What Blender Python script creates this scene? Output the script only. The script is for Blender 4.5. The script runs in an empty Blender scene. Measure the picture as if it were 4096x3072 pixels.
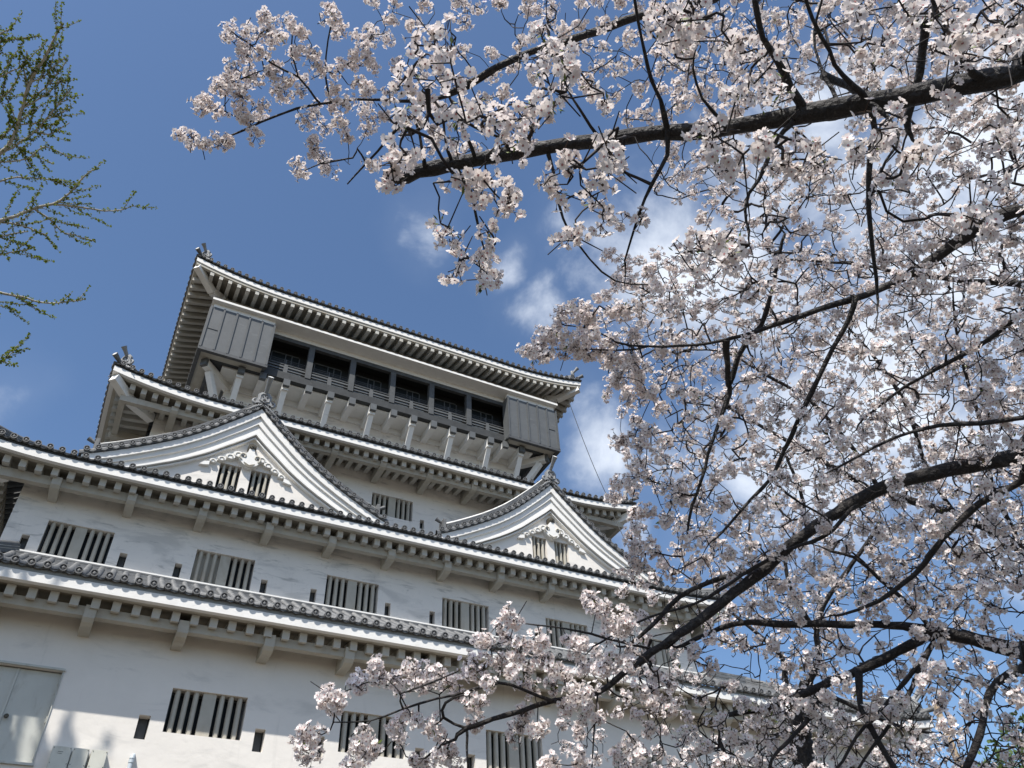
import bpy, math, random
import numpy as np
from mathutils import Vector, Matrix
rng = random.Random(7)
PI = math.pi
sc = bpy.context.scene

# ------------------------------------------------------------------ camera
EYE = 1.6                                   # photographer's eye above the ground
FOC, YAW, PITCH, ROLL = 3174.8, math.radians(29.437), math.radians(42.003), math.radians(-3.238)
fwd = Vector((math.sin(YAW)*math.cos(PITCH), math.cos(YAW)*math.cos(PITCH), math.sin(PITCH)))
rt = Vector((math.cos(YAW), -math.sin(YAW), 0.0))
up = rt.cross(fwd)
rt2 = math.cos(ROLL)*rt + math.sin(ROLL)*up
up2 = -math.sin(ROLL)*rt + math.cos(ROLL)*up
cam_d = bpy.data.cameras.new("camera"); cam = bpy.data.objects.new("camera", cam_d)
sc.collection.objects.link(cam); sc.camera = cam
cam_d.sensor_fit = 'HORIZONTAL'; cam_d.sensor_width = 36.0; cam_d.lens = 36.0*FOC/4096.0
cam_d.clip_start = 0.05; cam_d.clip_end = 6000
M = Matrix((rt2, up2, -fwd)).transposed().to_4x4(); M.translation = Vector((0, 0, EYE))
cam.matrix_world = M

# ------------------------------------------------------------------ light
SUN_DIR = Vector((-1.0, -1.0, 2.0)).normalized()          # towards the sun
SUN_EL = math.asin(SUN_DIR.z)
SUN_AZ = math.atan2(SUN_DIR.x, SUN_DIR.y)                 # clockwise from +Y
sun_d = bpy.data.lights.new("sun", 'SUN'); sun_d.energy = 5.0; sun_d.angle = math.radians(0.5)
sun_d.color = (1.0, 0.96, 0.90)
sun = bpy.data.objects.new("sun", sun_d); sc.collection.objects.link(sun)
sun.rotation_euler = SUN_DIR.to_track_quat('Z', 'Y').to_euler()
sc.view_settings.view_transform = 'Standard'; sc.view_settings.look = 'None'
sc.view_settings.gamma = 1.0; sc.view_settings.exposure = 0.30

def dray(px, py):
    """direction through a point of the picture given on a 2212 x 1659 grid"""
    u = (px*4096/2212 - 2048)/FOC; v = (py*4096/2212 - 1536)/FOC
    return (rt2*u - up2*v + fwd)

W = bpy.data.worlds.new("World"); sc.world = W; W.use_nodes = True
nt = W.node_tree; N = nt.nodes; L = nt.links; N.clear()
wo = N.new('ShaderNodeOutputWorld'); bg = N.new('ShaderNodeBackground'); L.new(bg.outputs[0], wo.inputs[0])
sky = N.new('ShaderNodeTexSky'); sky.sky_type = 'NISHITA'; sky.sun_disc = False
sky.sun_elevation = SUN_EL; sky.sun_rotation = SUN_AZ
sky.air_density = 1.0; sky.dust_density = 0.9; sky.ozone_density = 3.0
SKY_STRENGTH = 0.135
bg.inputs['Strength'].default_value = SKY_STRENGTH
tc = N.new('ShaderNodeTexCoord')
nrm = N.new('ShaderNodeVectorMath'); nrm.operation = 'NORMALIZE'; L.new(tc.outputs['Generated'], nrm.inputs[0])
def mth(op, a, b=None, clamp=False):
    n = N.new('ShaderNodeMath'); n.operation = op; n.use_clamp = clamp
    for i, v in enumerate((a, b)):
        if v is None: continue
        if isinstance(v, (int, float)): n.inputs[i].default_value = v
        else: L.new(v, n.inputs[i])
    return n.outputs[0]
def blob(px, py, r, amp):
    """a soft bank of cloud centred on one direction of the sky; r in radians"""
    d = dray(px, py).normalized()
    dp = N.new('ShaderNodeVectorMath'); dp.operation = 'DOT_PRODUCT'
    L.new(warped, dp.inputs[0]); dp.inputs[1].default_value = d
    ang = mth('ARCCOSINE', mth('MINIMUM', dp.outputs['Value'], 0.99999))
    mr = N.new('ShaderNodeMapRange'); mr.interpolation_type = 'SMOOTHSTEP'
    L.new(ang, mr.inputs[0]); mr.inputs[1].default_value = r; mr.inputs[2].default_value = 0.0
    mr.inputs[3].default_value = 0.0; mr.inputs[4].default_value = amp
    return mr.outputs[0]
wn = N.new('ShaderNodeTexNoise'); wn.inputs['Scale'].default_value = 5.0; wn.inputs['Detail'].default_value = 5.0; L.new(nrm.outputs[0], wn.inputs['Vector'])
wsub = N.new('ShaderNodeVectorMath'); wsub.operation = 'SUBTRACT'; L.new(wn.outputs['Color'], wsub.inputs[0]); wsub.inputs[1].default_value = (.5, .5, .5)
wsc = N.new('ShaderNodeVectorMath'); wsc.operation = 'SCALE'; L.new(wsub.outputs[0], wsc.inputs[0]); wsc.inputs['Scale'].default_value = .22
wad = N.new('ShaderNodeVectorMath'); L.new(nrm.outputs[0], wad.inputs[0]); L.new(wsc.outputs[0], wad.inputs[1])
wno = N.new('ShaderNodeVectorMath'); wno.operation = 'NORMALIZE'; L.new(wad.outputs[0], wno.inputs[0]); warped = wno.outputs[0]
cover = None
for b in [(1480, 540, .22, .70), (1620, 330, .16, .60), (1980, 520, .26, .74), (2140, 330, .22, .80), (1330, 500, .13, .60), (1125, 585, .06, .54),
          (925, 480, .07, .43), (1290, 980, .14, .66), (1440, 1000, .13, .64), (1600, 1050, .17, .62), (1900, 900, .28, .64),
          (2150, 1180, .14, .50), (1850, 170, .18, .58), (2200, 640, .28, .66), (1340, 1150, .09, .56), (1560, 1180, .12, .52), (20, 870, .08, .40),
          (1700, 700, .24, .60), (1190, 690, .09, .46)]:
    o = blob(*b); cover = o if cover is None else mth('MAXIMUM', cover, o)
cn = N.new('ShaderNodeTexNoise'); cn.inputs['Scale'].default_value = 9.0; cn.inputs['Detail'].default_value = 10.0
cn.inputs['Roughness'].default_value = 0.58; cn.inputs['Distortion'].default_value = 0.25
L.new(nrm.outputs[0], cn.inputs['Vector'])
cden = mth('ADD', mth('MULTIPLY', mth('SUBTRACT', cn.outputs['Fac'], .5), 2.0), mth('SUBTRACT', mth('MULTIPLY', cover, 1.65), .42))
cmr = N.new('ShaderNodeMapRange'); cmr.interpolation_type = 'SMOOTHSTEP'; L.new(cden, cmr.inputs[0])
cmr.inputs[1].default_value = 0.0; cmr.inputs[2].default_value = 1.05; cmr.inputs[3].default_value = 0.0; cmr.inputs[4].default_value = 0.90
hz = mth('ADD', mth('MULTIPLY', cover, 0.10), cmr.outputs[0], True)
tint = N.new('ShaderNodeHueSaturation'); tint.inputs['Saturation'].default_value = 1.06; tint.inputs['Value'].default_value = 1.0; L.new(sky.outputs[0], tint.inputs['Color'])
mixc = N.new('ShaderNodeMix'); mixc.data_type = 'RGBA'
L.new(hz, mixc.inputs['Factor']); L.new(tint.outputs[0], mixc.inputs['A'])
CLOUD = 6.6
mixc.inputs['B'].default_value = (CLOUD*0.90, CLOUD*0.97, CLOUD*1.08, 1)
L.new(mixc.outputs['Result'], bg.inputs['Color'])

# ------------------------------------------------------------------ helpers
def link(o): sc.collection.objects.link(o); return o
class MB:
    """collects geometry and links it as one mesh object"""
    def __init__(s): s.v = []; s.f = []; s.m = []; s.sm = []
    def add(s, vs, fs, mi=0, smooth=False):
        b = len(s.v); s.v.extend([tuple(p) for p in vs])
        for q in fs: s.f.append(tuple(b+i for i in q)); s.m.append(mi); s.sm.append(smooth)
    def hexa(s, p, mi=0):      # 8 points: bottom loop 0-3, top loop 4-7
        s.add(p, [(3, 2, 1, 0), (4, 5, 6, 7), (0, 1, 5, 4), (1, 2, 6, 5), (2, 3, 7, 6), (3, 0, 4, 7)], mi)
    def box(s, x0, x1, y0, y1, z0, z1, mi=0):
        s.hexa([(x0, y0, z0), (x1, y0, z0), (x1, y1, z0), (x0, y1, z0), (x0, y0, z1), (x1, y0, z1), (x1, y1, z1), (x0, y1, z1)], mi)
    def beam(s, a, b, w, h, mi=0, upv=(0, 0, 1)):
        a = Vector(a); b = Vector(b); d = (b-a).normalized(); r = d.cross(Vector(upv)).normalized()*(w/2)
        u = r.cross(d).normalized()*(h/2)
        s.hexa([a-r-u, a+r-u, b+r-u, b-r-u, a-r+u, a+r+u, b+r+u, b-r+u], mi)
    def prism(s, poly, f, t0, t1, mi=0, smooth=False):
        """poly: 2D outline; f(a,b,t)->3D; extruded from t0 to t1"""
        n = len(poly); vs = [f(a, b, t0) for a, b in poly]+[f(a, b, t1) for a, b in poly]
        s.add(vs, [tuple(range(n))[::-1], tuple(range(n, 2*n))], mi)
        s.add(vs, [(i, (i+1) % n, n+(i+1) % n, n+i) for i in range(n)], mi, smooth)
    def tube(s, pts, rad, n=8, mi=0, caps=True, smooth=True):
        pts = [Vector(p) for p in pts]; k = len(pts)
        if isinstance(rad, (int, float)): rad = [rad]*k
        ref = None; vs = []
        for i in range(k):
            d = (pts[min(i+1, k-1)]-pts[max(i-1, 0)])
            d = d.normalized() if d.length > 1e-9 else Vector((0, 0, 1))
            if ref is None:
                ref = d.cross(Vector((0, 0, 1)) if abs(d.z) < .9 else Vector((1, 0, 0))).normalized()
            a = (ref - d*ref.dot(d)).normalized(); ref = a; b = d.cross(a)
            for j in range(n):
                t = 2*PI*j/n; vs.append(pts[i]+(a*math.cos(t)+b*math.sin(t))*rad[i])
        fs = [(i*n+j, i*n+(j+1) % n, (i+1)*n+(j+1) % n, (i+1)*n+j) for i in range(k-1) for j in range(n)]
        s.add(vs, fs, mi, smooth)
        if caps: s.add([vs[j] for j in range(n)], [tuple(range(n))[::-1]], mi); s.add([vs[(k-1)*n+j] for j in range(n)], [tuple(range(n))], mi)
    def build(s, name, mats, parent=None, lift=None, **props):
        """lift: None for world coordinates, else added to z"""
        me = bpy.data.meshes.new(name)
        org = Vector(parent['_o']) if parent is not None and '_o' in parent.keys() else Vector((0, 0, 0))
        dz = EYE if lift is None else lift
        V_ = np.array(s.v, dtype=np.float64).reshape(-1, 3) + np.array([0, 0, dz]) - np.array(org)
        me.from_pydata([tuple(p) for p in V_], [], s.f)
        if not isinstance(mats, (list, tuple)): mats = [mats]
        for m in mats: me.materials.append(m)
        me.polygons.foreach_set('material_index', s.m); me.polygons.foreach_set('use_smooth', s.sm)
        me.update(); o = bpy.data.objects.new(name, me); link(o)
        if parent is not None:
            o.parent = parent; o['_o'] = tuple(org)
        for k, v in props.items(): o[k] = v
        return o
def thing(name, label, cat, loc=(0, 0, 0), group=None):
    o = bpy.data.objects.new(name, None); link(o); o.location = loc
    o['label'] = label; o['category'] = cat; o['_o'] = tuple(loc)
    if group: o['group'] = group
    return o
def tag(o, label, cat, group=None):
    o['label'] = label; o['category'] = cat
    if group: o['group'] = group
    return o

# ------------------------------------------------------------------ materials
def mat(name, col, rough=0.8, noise=None, bump=None, spec=0.3, metal=0.0, stains=None, streak=None):
    """noise=(scale, amount); stains=(scale, threshold, colour, amount)"""
    m = bpy.data.materials.new(name); m.use_nodes = True; t = m.node_tree; n = t.nodes; l = t.links
    p = n['Principled BSDF']; p.inputs['Roughness'].default_value = rough; p.inputs['Metallic'].default_value = metal
    p.inputs['Specular IOR Level'].default_value = spec
    geo = n.new('ShaderNodeNewGeometry'); out = None
    rgb = n.new('ShaderNodeRGB'); rgb.outputs[0].default_value = (*col, 1); out = rgb.outputs[0]
    if noise:
        x = n.new('ShaderNodeTexNoise'); x.inputs['Scale'].default_value = noise[0]; x.inputs['Detail'].default_value = 8
        x.inputs['Roughness'].default_value = 0.65
        l.new(geo.outputs['Position'], x.inputs['Vector'])
        mr = n.new('ShaderNodeMapRange'); l.new(x.outputs['Fac'], mr.inputs[0]); mr.inputs[1].default_value = .25; mr.inputs[2].default_value = .75
        mr.inputs[3].default_value = 1-noise[1]; mr.inputs[4].default_value = 1+noise[1]
        mm = n.new('ShaderNodeVectorMath'); mm.operation = 'SCALE'; l.new(out, mm.inputs[0]); l.new(mr.outputs[0], mm.inputs['Scale']); out = mm.outputs[0]
    for st in (stains or []):
        mp = n.new('ShaderNodeMapping'); l.new(geo.outputs['Position'], mp.inputs[0]); mp.inputs['Scale'].default_value = st[4] if len(st) > 4 else (1, 1, 1)
        x = n.new('ShaderNodeTexNoise'); x.inputs['Scale'].default_value = st[0]; x.inputs['Detail'].default_value = 7; x.inputs['Roughness'].default_value = .6
        x.inputs['Distortion'].default_value = .5
        l.new(mp.outputs[0], x.inputs['Vector'])
        mr = n.new('ShaderNodeMapRange'); mr.interpolation_type = 'SMOOTHSTEP'; l.new(x.outputs['Fac'], mr.inputs[0])
        mr.inputs[1].default_value = st[1]; mr.inputs[2].default_value = st[1]+.17; mr.inputs[3].default_value = 0; mr.inputs[4].default_value = st[3]
        mx = n.new('ShaderNodeMix'); mx.data_type = 'RGBA'; l.new(mr.outputs[0], mx.inputs['Factor']); l.new(out, mx.inputs['A'])
        mx.inputs['B'].default_value = (*st[2], 1); out = mx.outputs['Result']
    l.new(out, p.inputs['Base Color'])
    if bump:
        x = n.new('ShaderNodeTexNoise'); x.inputs['Scale'].default_value = bump[0]; x.inputs['Detail'].default_value = 6
        l.new(geo.outputs['Position'], x.inputs['Vector'])
        b = n.new('ShaderNodeBump'); b.inputs['Strength'].default_value = bump[1]; b.inputs['Distance'].default_value = bump[2]
        l.new(x.outputs['Fac'], b.inputs['Height']); l.new(b.outputs[0], p.inputs['Normal'])
    return m
GREY = (.36, .35, .33)
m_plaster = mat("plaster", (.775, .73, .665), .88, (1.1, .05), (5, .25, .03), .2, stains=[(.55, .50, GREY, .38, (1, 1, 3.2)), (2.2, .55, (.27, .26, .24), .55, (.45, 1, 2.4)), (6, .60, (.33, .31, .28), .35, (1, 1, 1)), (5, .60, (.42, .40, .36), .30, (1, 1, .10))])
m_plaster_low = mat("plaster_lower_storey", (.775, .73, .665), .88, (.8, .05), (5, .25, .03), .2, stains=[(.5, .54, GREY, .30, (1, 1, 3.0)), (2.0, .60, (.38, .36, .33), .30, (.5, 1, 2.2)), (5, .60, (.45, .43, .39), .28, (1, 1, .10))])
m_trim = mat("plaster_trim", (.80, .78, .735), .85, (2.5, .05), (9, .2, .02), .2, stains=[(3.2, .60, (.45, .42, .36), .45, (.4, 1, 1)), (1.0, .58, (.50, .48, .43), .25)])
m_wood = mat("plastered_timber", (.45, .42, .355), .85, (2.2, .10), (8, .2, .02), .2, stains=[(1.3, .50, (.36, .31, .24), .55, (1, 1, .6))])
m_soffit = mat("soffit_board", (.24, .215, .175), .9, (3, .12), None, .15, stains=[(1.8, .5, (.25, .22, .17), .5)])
m_tile = mat("roof_tile", (.115, .118, .12), .55, (3.5, .38), (30, .3, .01), .4, stains=[(2.2, .53, (.34, .33, .31), .38), (9, .62, (.40, .39, .36), .35)])
m_disc = mat("eave_tile_face", (.14, .14, .138), .6, (12, .3), (40, .3, .01), .35, stains=[(9, .58, (.34, .335, .32), .35)])
m_groove = mat("tile_shadow_gap", (.035, .035, .036), .8)
m_mortar = mat("ridge_mortar", (.66, .65, .61), .8, (6, .14), None, .2, stains=[(3, .5, (.2, .2, .19), .5)])
m_black = mat("dark_cladding", (.115, .12, .12), .5, (1.6, .14), (12, .15, .01), .35, stains=[(2.2, .58, (.21, .215, .21), .4, (1, 1, 2.5))])
m_batten = mat("dark_batten", (.10, .104, .104), .5, (3, .15), None, .35)
m_char = mat("charcoal_timber", (.085, .088, .09), .6, (4, .3), (20, .3, .01), .3, stains=[(2.5, .56, (.16, .16, .155), .5)])
m_dark = mat("dark_interior", (.018, .019, .018), .7)
m_glass = mat("dark_glazing", (.012, .015, .015), .5, (1.5, .4), None, .2)
m_door = mat("painted_steel_door", (.52, .52, .47), .6, (1.5, .08), None, .3, stains=[(2.0, .52, (.33, .31, .26), .4, (1.6, 1, .6)), (6, .64, (.3, .25, .18), .4)])
m_box = mat("cream_painted_metal", (.60, .59, .51), .55, (4, .07), None, .35, stains=[(13, .66, (.12, .06, .03), .9), (3, .55, (.42, .38, .30), .4)])
m_pvc = mat("grey_pvc", (.50, .55, .58), .45, (5, .08), None, .4)
m_boss = mat("bronze_boss", (.075, .065, .045), .5, (20, .3), None, .4)
m_stone = mat("castle_stone", (.28, .26, .23), .9, (.7, .35), (2.5, .9, .25), .2, stains=[(1.2, .55, (.12, .115, .10), .6)])
m_ground = mat("gravel_ground", (.085, .07, .052), .95, (.6, .22), (30, .5, .03), .15)
m_path = mat("asphalt_path", (.07, .068, .062), .9, (1.2, .2), (40, .3, .02), .2)
m_bark = mat("cherry_bark", (.024, .020, .018), .66, (9, .4), (60, 1.0, .02), .35, stains=[(11, .56, (.16, .145, .13), .6, (1, 1, 1)), (45, .62, (.22, .20, .18), .5, (1, 1, .35))])
m_twig = mat("cherry_twig", (.020, .015, .014), .7, (25, .3), None, .3)
m_gbark = mat("ginkgo_bark", (.42, .38, .31), .85, (9, .25), (40, .5, .01), .2)
m_leaf = mat("bud_leaf", (.13, .17, .03), .6, (14, .3), None, .3)
m_pole = mat("bare_timber_pole", (.58, .44, .30), .7, (3, .12), None, .25)
m_green = mat("evergreen_leaf", (.07, .11, .035), .7, (1.2, .35), None, .3)
m_gtwig = mat("evergreen_bark", (.09, .07, .05), .8, (9, .25), None, .2)
mat_screen = mat("woven_screen", (.26, .30, .31), .7, (14, .3), None, .3)
m_grey = mat("grey_painted_timber", (.085, .088, .088), .6, (3, .2), (15, .2, .01), .3, stains=[(2.5, .58, (.16, .16, .155), .5)])
m_recess = mat("eave_tile_recess", (.05, .05, .05), .7)
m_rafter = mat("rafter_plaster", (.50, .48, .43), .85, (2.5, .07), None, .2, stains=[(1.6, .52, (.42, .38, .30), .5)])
m_oni = mat("carved_ridge_tile", (.27, .27, .265), .6, (10, .2), (40, .3, .01), .35, stains=[(7, .58, (.12, .12, .118), .5)])
m_rail = mat("railing_timber", (.11, .113, .112), .6, (3, .2), None, .3)
m_bed_shade = mat("shaded_eave_bedding", (.055, .055, .053), .8)  # near-black stands for the shadow band beneath the eave discs
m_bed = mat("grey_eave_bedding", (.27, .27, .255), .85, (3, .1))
m_beam = mat("weathered_edge_beam", (.055, .057, .057), .65, (3, .25), (15, .3, .01), .25, stains=[(2.5, .58, (.12, .12, .115), .5)])
# ------------------------------------------------------------------ setting
b = MB(); b.add([(-900, -900, 0), (900, -900, 0), (900, 900, 0), (-900, 900, 0)], [(0, 1, 2, 3)]); o = b.build('ground', m_ground, lift=0); o['kind'] = 'structure'
b = MB(); b.add([(-60, -4, .004), (80, -4, .004), (80, 4.5, .004), (-60, 4.5, .004)], [(0, 1, 2, 3)]); o = b.build('path', m_path, lift=0); o['kind'] = 'structure'
b = MB(); zt = 5.35
b.hexa([(-9.5, 18.6, -EYE), (32.5, 18.6, -EYE), (32.5, 53, -EYE), (-9.5, 53, -EYE), (-7.6, 21.6, zt), (29.3, 21.6, zt), (29.3, 50, zt), (-7.6, 50, zt)])
o = b.build('stone_base', m_stone); tag(o, 'sloping grey stone wall that carries the white castle', 'stone wall')

# ------------------------------------------------------------------ castle keep (heights measured from eye level, builder adds EYE)
CX, CY = 9.59, 36.6
castle = thing('castle_keep', 'white plastered Japanese castle keep with tiers of dark tiled roofs and a black top gallery', 'castle', (CX, CY, zt+EYE))

def wall(x0, x1, z0, z1, Y, holes, mats=None, back=True, depthY=None):
    """front wall sheet in plane Y with rectangular openings, sides and back as plain sheets"""
    m = MB(); xs = sorted({x0, x1, *[h[0] for h in holes], *[h[1] for h in holes]}); zs = sorted({z0, z1, *[h[2] for h in holes], *[h[3] for h in holes]})
    for i in range(len(xs)-1):
        for j in range(len(zs)-1):
            cx = (xs[i]+xs[i+1])/2; cz = (zs[j]+zs[j+1])/2
            if any(h[0] < cx < h[1] and h[2] < cz < h[3] for h in holes): continue
            m.add([(xs[i], Y, zs[j]), (xs[i+1], Y, zs[j]), (xs[i+1], Y, zs[j+1]), (xs[i], Y, zs[j+1])], [(0, 1, 2, 3)])
    for (a, c, e, f) in holes:
        D = Y+.5
        for q in ([(a, Y, e), (a, Y, f), (a, D, f), (a, D, e)], [(c, Y, e), (c, D, e), (c, D, f), (c, Y, f)],
                  [(a, Y, f), (c, Y, f), (c, D, f), (a, D, f)], [(a, Y, e), (a, D, e), (c, D, e), (c, Y, e)]):
            m.add(q, [(0, 1, 2, 3)])
        m.add([(a, D, e), (c, D, e), (c, D, f), (a, D, f)], [(0, 1, 2, 3)], 1)
    Yb = 2*CY-Y if depthY is None else depthY
    m.add([(x0, Y, z0), (x0, Y, z1), (x0, Yb, z1), (x0, Yb, z0)], [(0, 1, 2, 3)])
    m.add([(x1, Y, z0), (x1, Yb, z0), (x1, Yb, z1), (x1, Y, z1)], [(0, 1, 2, 3)])
    m.add([(x0, Yb, z0), (x0, Yb, z1), (x1, Yb, z1), (x1, Yb, z0)], [(0, 1, 2, 3)])
    return m.build('wall', mats or [m_plaster, m_dark], castle)

def window(x0, x1, z0, z1, Y, kind=0, parent=None, nb=3, bars=None):
    p = parent or castle
    m = MB(); t = .045
    D = Y+.36                     # glazing and its frame
    m.add([(x0+.003, D, z0+.003), (x1-.003, D, z0+.003), (x1-.003, D, z1-.003), (x0+.003, D, z1-.003)], [(0, 1, 2, 3)], 0)
    m.box(x0+.004, x0+.05, D-.05, D-.003, z0+.004, z1-.004, 1); m.box(x1-.05, x1-.004, D-.05, D-.003, z0+.004, z1-.004, 1)
    m.box(x0+.053, x1-.053, D-.05, D-.003, z1-.06, z1-.004, 1)
    w = m.build('window', [m_glass, m_char], p)
    if kind:                      # half of the opening closed by a pale board behind the bars
        c = (x0+x1)/2; a, e = (x0+.03, c) if kind == 1 else (c, x1-.03)
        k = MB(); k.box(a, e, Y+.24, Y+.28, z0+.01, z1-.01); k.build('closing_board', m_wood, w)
    g = MB(); Wd = x1-x0
    if bars is None:
        s = Wd/1.91; x = x0+.1*s; seq = ['b', 'b', 'b', 'w', 'b', 'b', 'b']
        for q in seq:
            bw = (.13 if q == 'b' else .33)*s
            if q == 'w': g.box(x, x+bw, Y+.06, Y+.2, z0+.002, z1-.002)
            else:
                c = x+bw/2; r = bw/2
                g.prism([(c-r, Y+.12), (c-r*.5, Y+.06), (c+r*.5, Y+.06), (c+r, Y+.12), (c+r, Y+.2), (c-r, Y+.2)], lambda a, bb, t_: (a, bb, t_), z0+.002, z1-.002)
            x += bw+.1*s
    else:
        n = bars; bw = .105; gp = (Wd-n*bw)/(n+1)
        for i in range(n):
            x = x0+gp+i*(bw+gp); c = x+bw/2; r = bw/2
            g.prism([(c-r, Y+.1), (c-r*.5, Y+.05), (c+r*.5, Y+.05), (c+r, Y+.1), (c+r, Y+.17), (c-r, Y+.17)], lambda a, bb, t_: (a, bb, t_), z0-.004, z1+.004)
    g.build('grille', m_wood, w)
    return w
def loophole(x0, w, z1, h, Y):
    m = MB(); D = Y+.28
    m.add([(x0+.003, D, z1-h+.003), (x0+w-.003, D, z1-h+.003), (x0+w-.003, D, z1-.003), (x0+.003, D, z1-.003)], [(0, 1, 2, 3)])
    m.box(x0+.003, x0+.03, D-.04, D-.003, z1-h+.004, z1-.004, 1); m.box(x0+w-.03, x0+w-.003, D-.04, D-.003, z1-h+.004, z1-.004, 1)
    return m.build('loophole', [m_char, m_dark], castle)

# storey 1
w1x = [1.90, 6.40, 10.85, 15.32, 19.81, 24.3]; w1z = (7.15, 8.245)
l1x = [1.28, 4.14, 5.73, 8.62, 10.22, 13.09, 14.7, 17.6, 19.2, 22.1]
dx0, dx1, dz0, dz1 = -2.65, -.675, 6.14, 8.28
holes = [(x, x+1.91, *w1z) for x in w1x]+[(x, x+.27, 6.92, 7.49) for x in l1x]
wall(-6.9, 28.4, zt-.01, 10.1, 22.0, holes+[(dx0, dx1, dz0, dz1)], [m_plaster_low, m_dark], depthY=49.8)
for i, x in enumerate(w1x): window(x, x+1.91, *w1z, 22.0)
for x in l1x: loophole(x, .27, 7.49, .57, 22.0)
# storey 2
w2x = [-2.65, 1.92, 6.45, 10.96, 15.46, 19.95]; w2z = (13.17, 14.32)
l2x = [-3.2, -.35, 1.36, 4.2, 5.93, 8.70, 10.45, 13.19, 14.92, 17.67, 19.4]
holes = [(x, x+1.96, *w2z) for x in w2x]+[(x, x+.22, 13.14, 13.67) for x in l2x]
wall(-3.72, 22.82, 12.2, 15.9, 25.74, holes)
for i, x in enumerate(w2x): window(x, x+1.96, *w2z, 25.74, kind={1: 1, 4: 2}.get(i, 0))
for x in l2x: loophole(x, .22, 13.67, .53, 25.74)
# storey 3
w3x = [2.2, 8.72, 15.3]
holes = [(x, x+1.93, 19.25, 20.3) for x in w3x]+[(x, x+.21, 19.0, 19.46) for x in (7.9, 11.02)]
wall(-.72, 19.88, 17.8, 21.8, 28.6, holes)
for x in w3x: window(x, x+1.93, 19.25, 20.3, 28.6)
for x in (7.9, 11.02): loophole(x, .21, 19.46, .46, 28.6)
# storey 4 (under the gallery)
wall(1.75, 17.43, 22.4, 26.1, 31.0, [])

# steel double door, lower left
m = MB(); Yd = 22.1
m.box(dx0, -1.69, Yd, Yd+.05, dz0+.03, dz1-.03); m.box(-1.63, dx1-.03, Yd, Yd+.05, dz0+.03, dz1-.03)
m.box(-1.687, -1.633, Yd-.025, Yd+.05, dz0+.03, dz1-.03)
dr = m.build('door', m_door, castle)
m = MB(); m.box(dx0-.02, dx1+.02, 21.93, 21.995, dz1, dz1+.05); m.box(dx0-.02, dx1+.02, 21.93, 21.995, dz0-.05, dz0)
m.box(dx1-.025, dx1-.003, 21.97, Yd+.1, dz0+.003, dz1-.003); m.build('frame', m_door, dr)
m = MB(); m.tube([(-1.55, Yd, 7.12), (-1.55, Yd-.05, 7.12)], [.02, .02], 8); m.tube([(-1.55, Yd-.05, 7.12), (-1.55, Yd-.07, 7.12), (-1.55, Yd-.1, 7.12)], [.035, .055, .035], 12); m.build('knob', m_boss, dr)
for z in (8.05, 7.15, 6.35):
    m = MB(); m.tube([(dx1-.04, Yd-.02, z-.08), (dx1-.04, Yd-.02, z+.08)], .016, 8); m.build('hinge', m_door, dr)

# ---- roofs ---------------------------------------------------------------
PITCH_T = .356
ALL_RAFTERS = []        # (mesh builder, visible size)
class Roof:
    def __init__(s, xL, xR, yF, yB, zd, depth, slope, A, Lc, raf, beam_o, wall_o, full=True):
        s.xL, s.xR, s.yF, s.yB, s.zd, s.depth, s.slope, s.A, s.Lc, s.raf, s.beam_o, s.wall_o = xL, xR, yF, yB, zd, depth, slope, A, Lc, raf, beam_o, wall_o
    def W(s, side): return (s.xR-s.xL) if side in 'FB' else (s.yB-s.yF)
    def P(s, side, t, o, z):
        if side == 'F': return (s.xL+t, s.yF+o, z)
        if side == 'B': return (s.xR-t, s.yB-o, z)
        if side == 'L': return (s.xL+o, s.yB-t, z)
        return (s.xR-o, s.yF+t, z)
    def lift(s, side, t):
        W_ = s.W(side); r = 0
        for d in (t, W_-t):
            q = max(0., 1-max(d, 0)/s.Lc); r += s.A*q**2.2
        return r
    def zs(s, side, t, v):     # tile surface height
        sag = -.10*math.sin(PI*min(1, v/s.depth))*s.depth*.25
        return s.zd-.06+s.lift(side, t)*(1-v/s.depth)+s.slope*v+sag
    def samples(s, side, o, step=.6):
        W_ = s.W(side); n = max(4, int((W_-2*o)/step)); return [o+(W_-2*o)*i/n for i in range(n+1)]
    def sweep(s, mb, side, o0, o1, z0, z1, mi=0, z0b=None, z1b=None):
        """box section between offsets o0..o1 and heights z0..z1 below/above the eave line (z0b,z1b at o1)"""
        z0b = z0 if z0b is None else z0b; z1b = z1 if z1b is None else z1b
        a = s.samples(side, o0); b_ = s.samples(side, o1); n = min(len(a), len(b_)); W_ = s.W(side)
        a = [o0+(W_-2*o0)*i/(n-1) for i in range(n)]; b_ = [o1+(W_-2*o1)*i/(n-1) for i in range(n)]
        vs = []
        for i in range(n):
            la = s.lift(side, a[i]); lb = s.lift(side, b_[i])
            vs += [s.P(side, a[i], o0, s.zd+la+z0), s.P(side, b_[i], o1, s.zd+lb+z0b), s.P(side, b_[i], o1, s.zd+lb+z1b), s.P(side, a[i], o0, s.zd+la+z1)]
        fs = []
        for i in range(n-1):
            for j in range(4): fs.append((4*i+j, 4*i+(j+1) % 4, 4*i+4+(j+1) % 4, 4*i+4+j))
        fs += [(0, 3, 2, 1), (4*n-4, 4*n-3, 4*n-2, 4*n-1)]
        mb.add(vs, fs, mi)

def rfn(side, R, t):
    """frame at eave position t: (along, inward)"""
    return lambda a, o, z: R.P(side, t+a, o, z)

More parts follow.
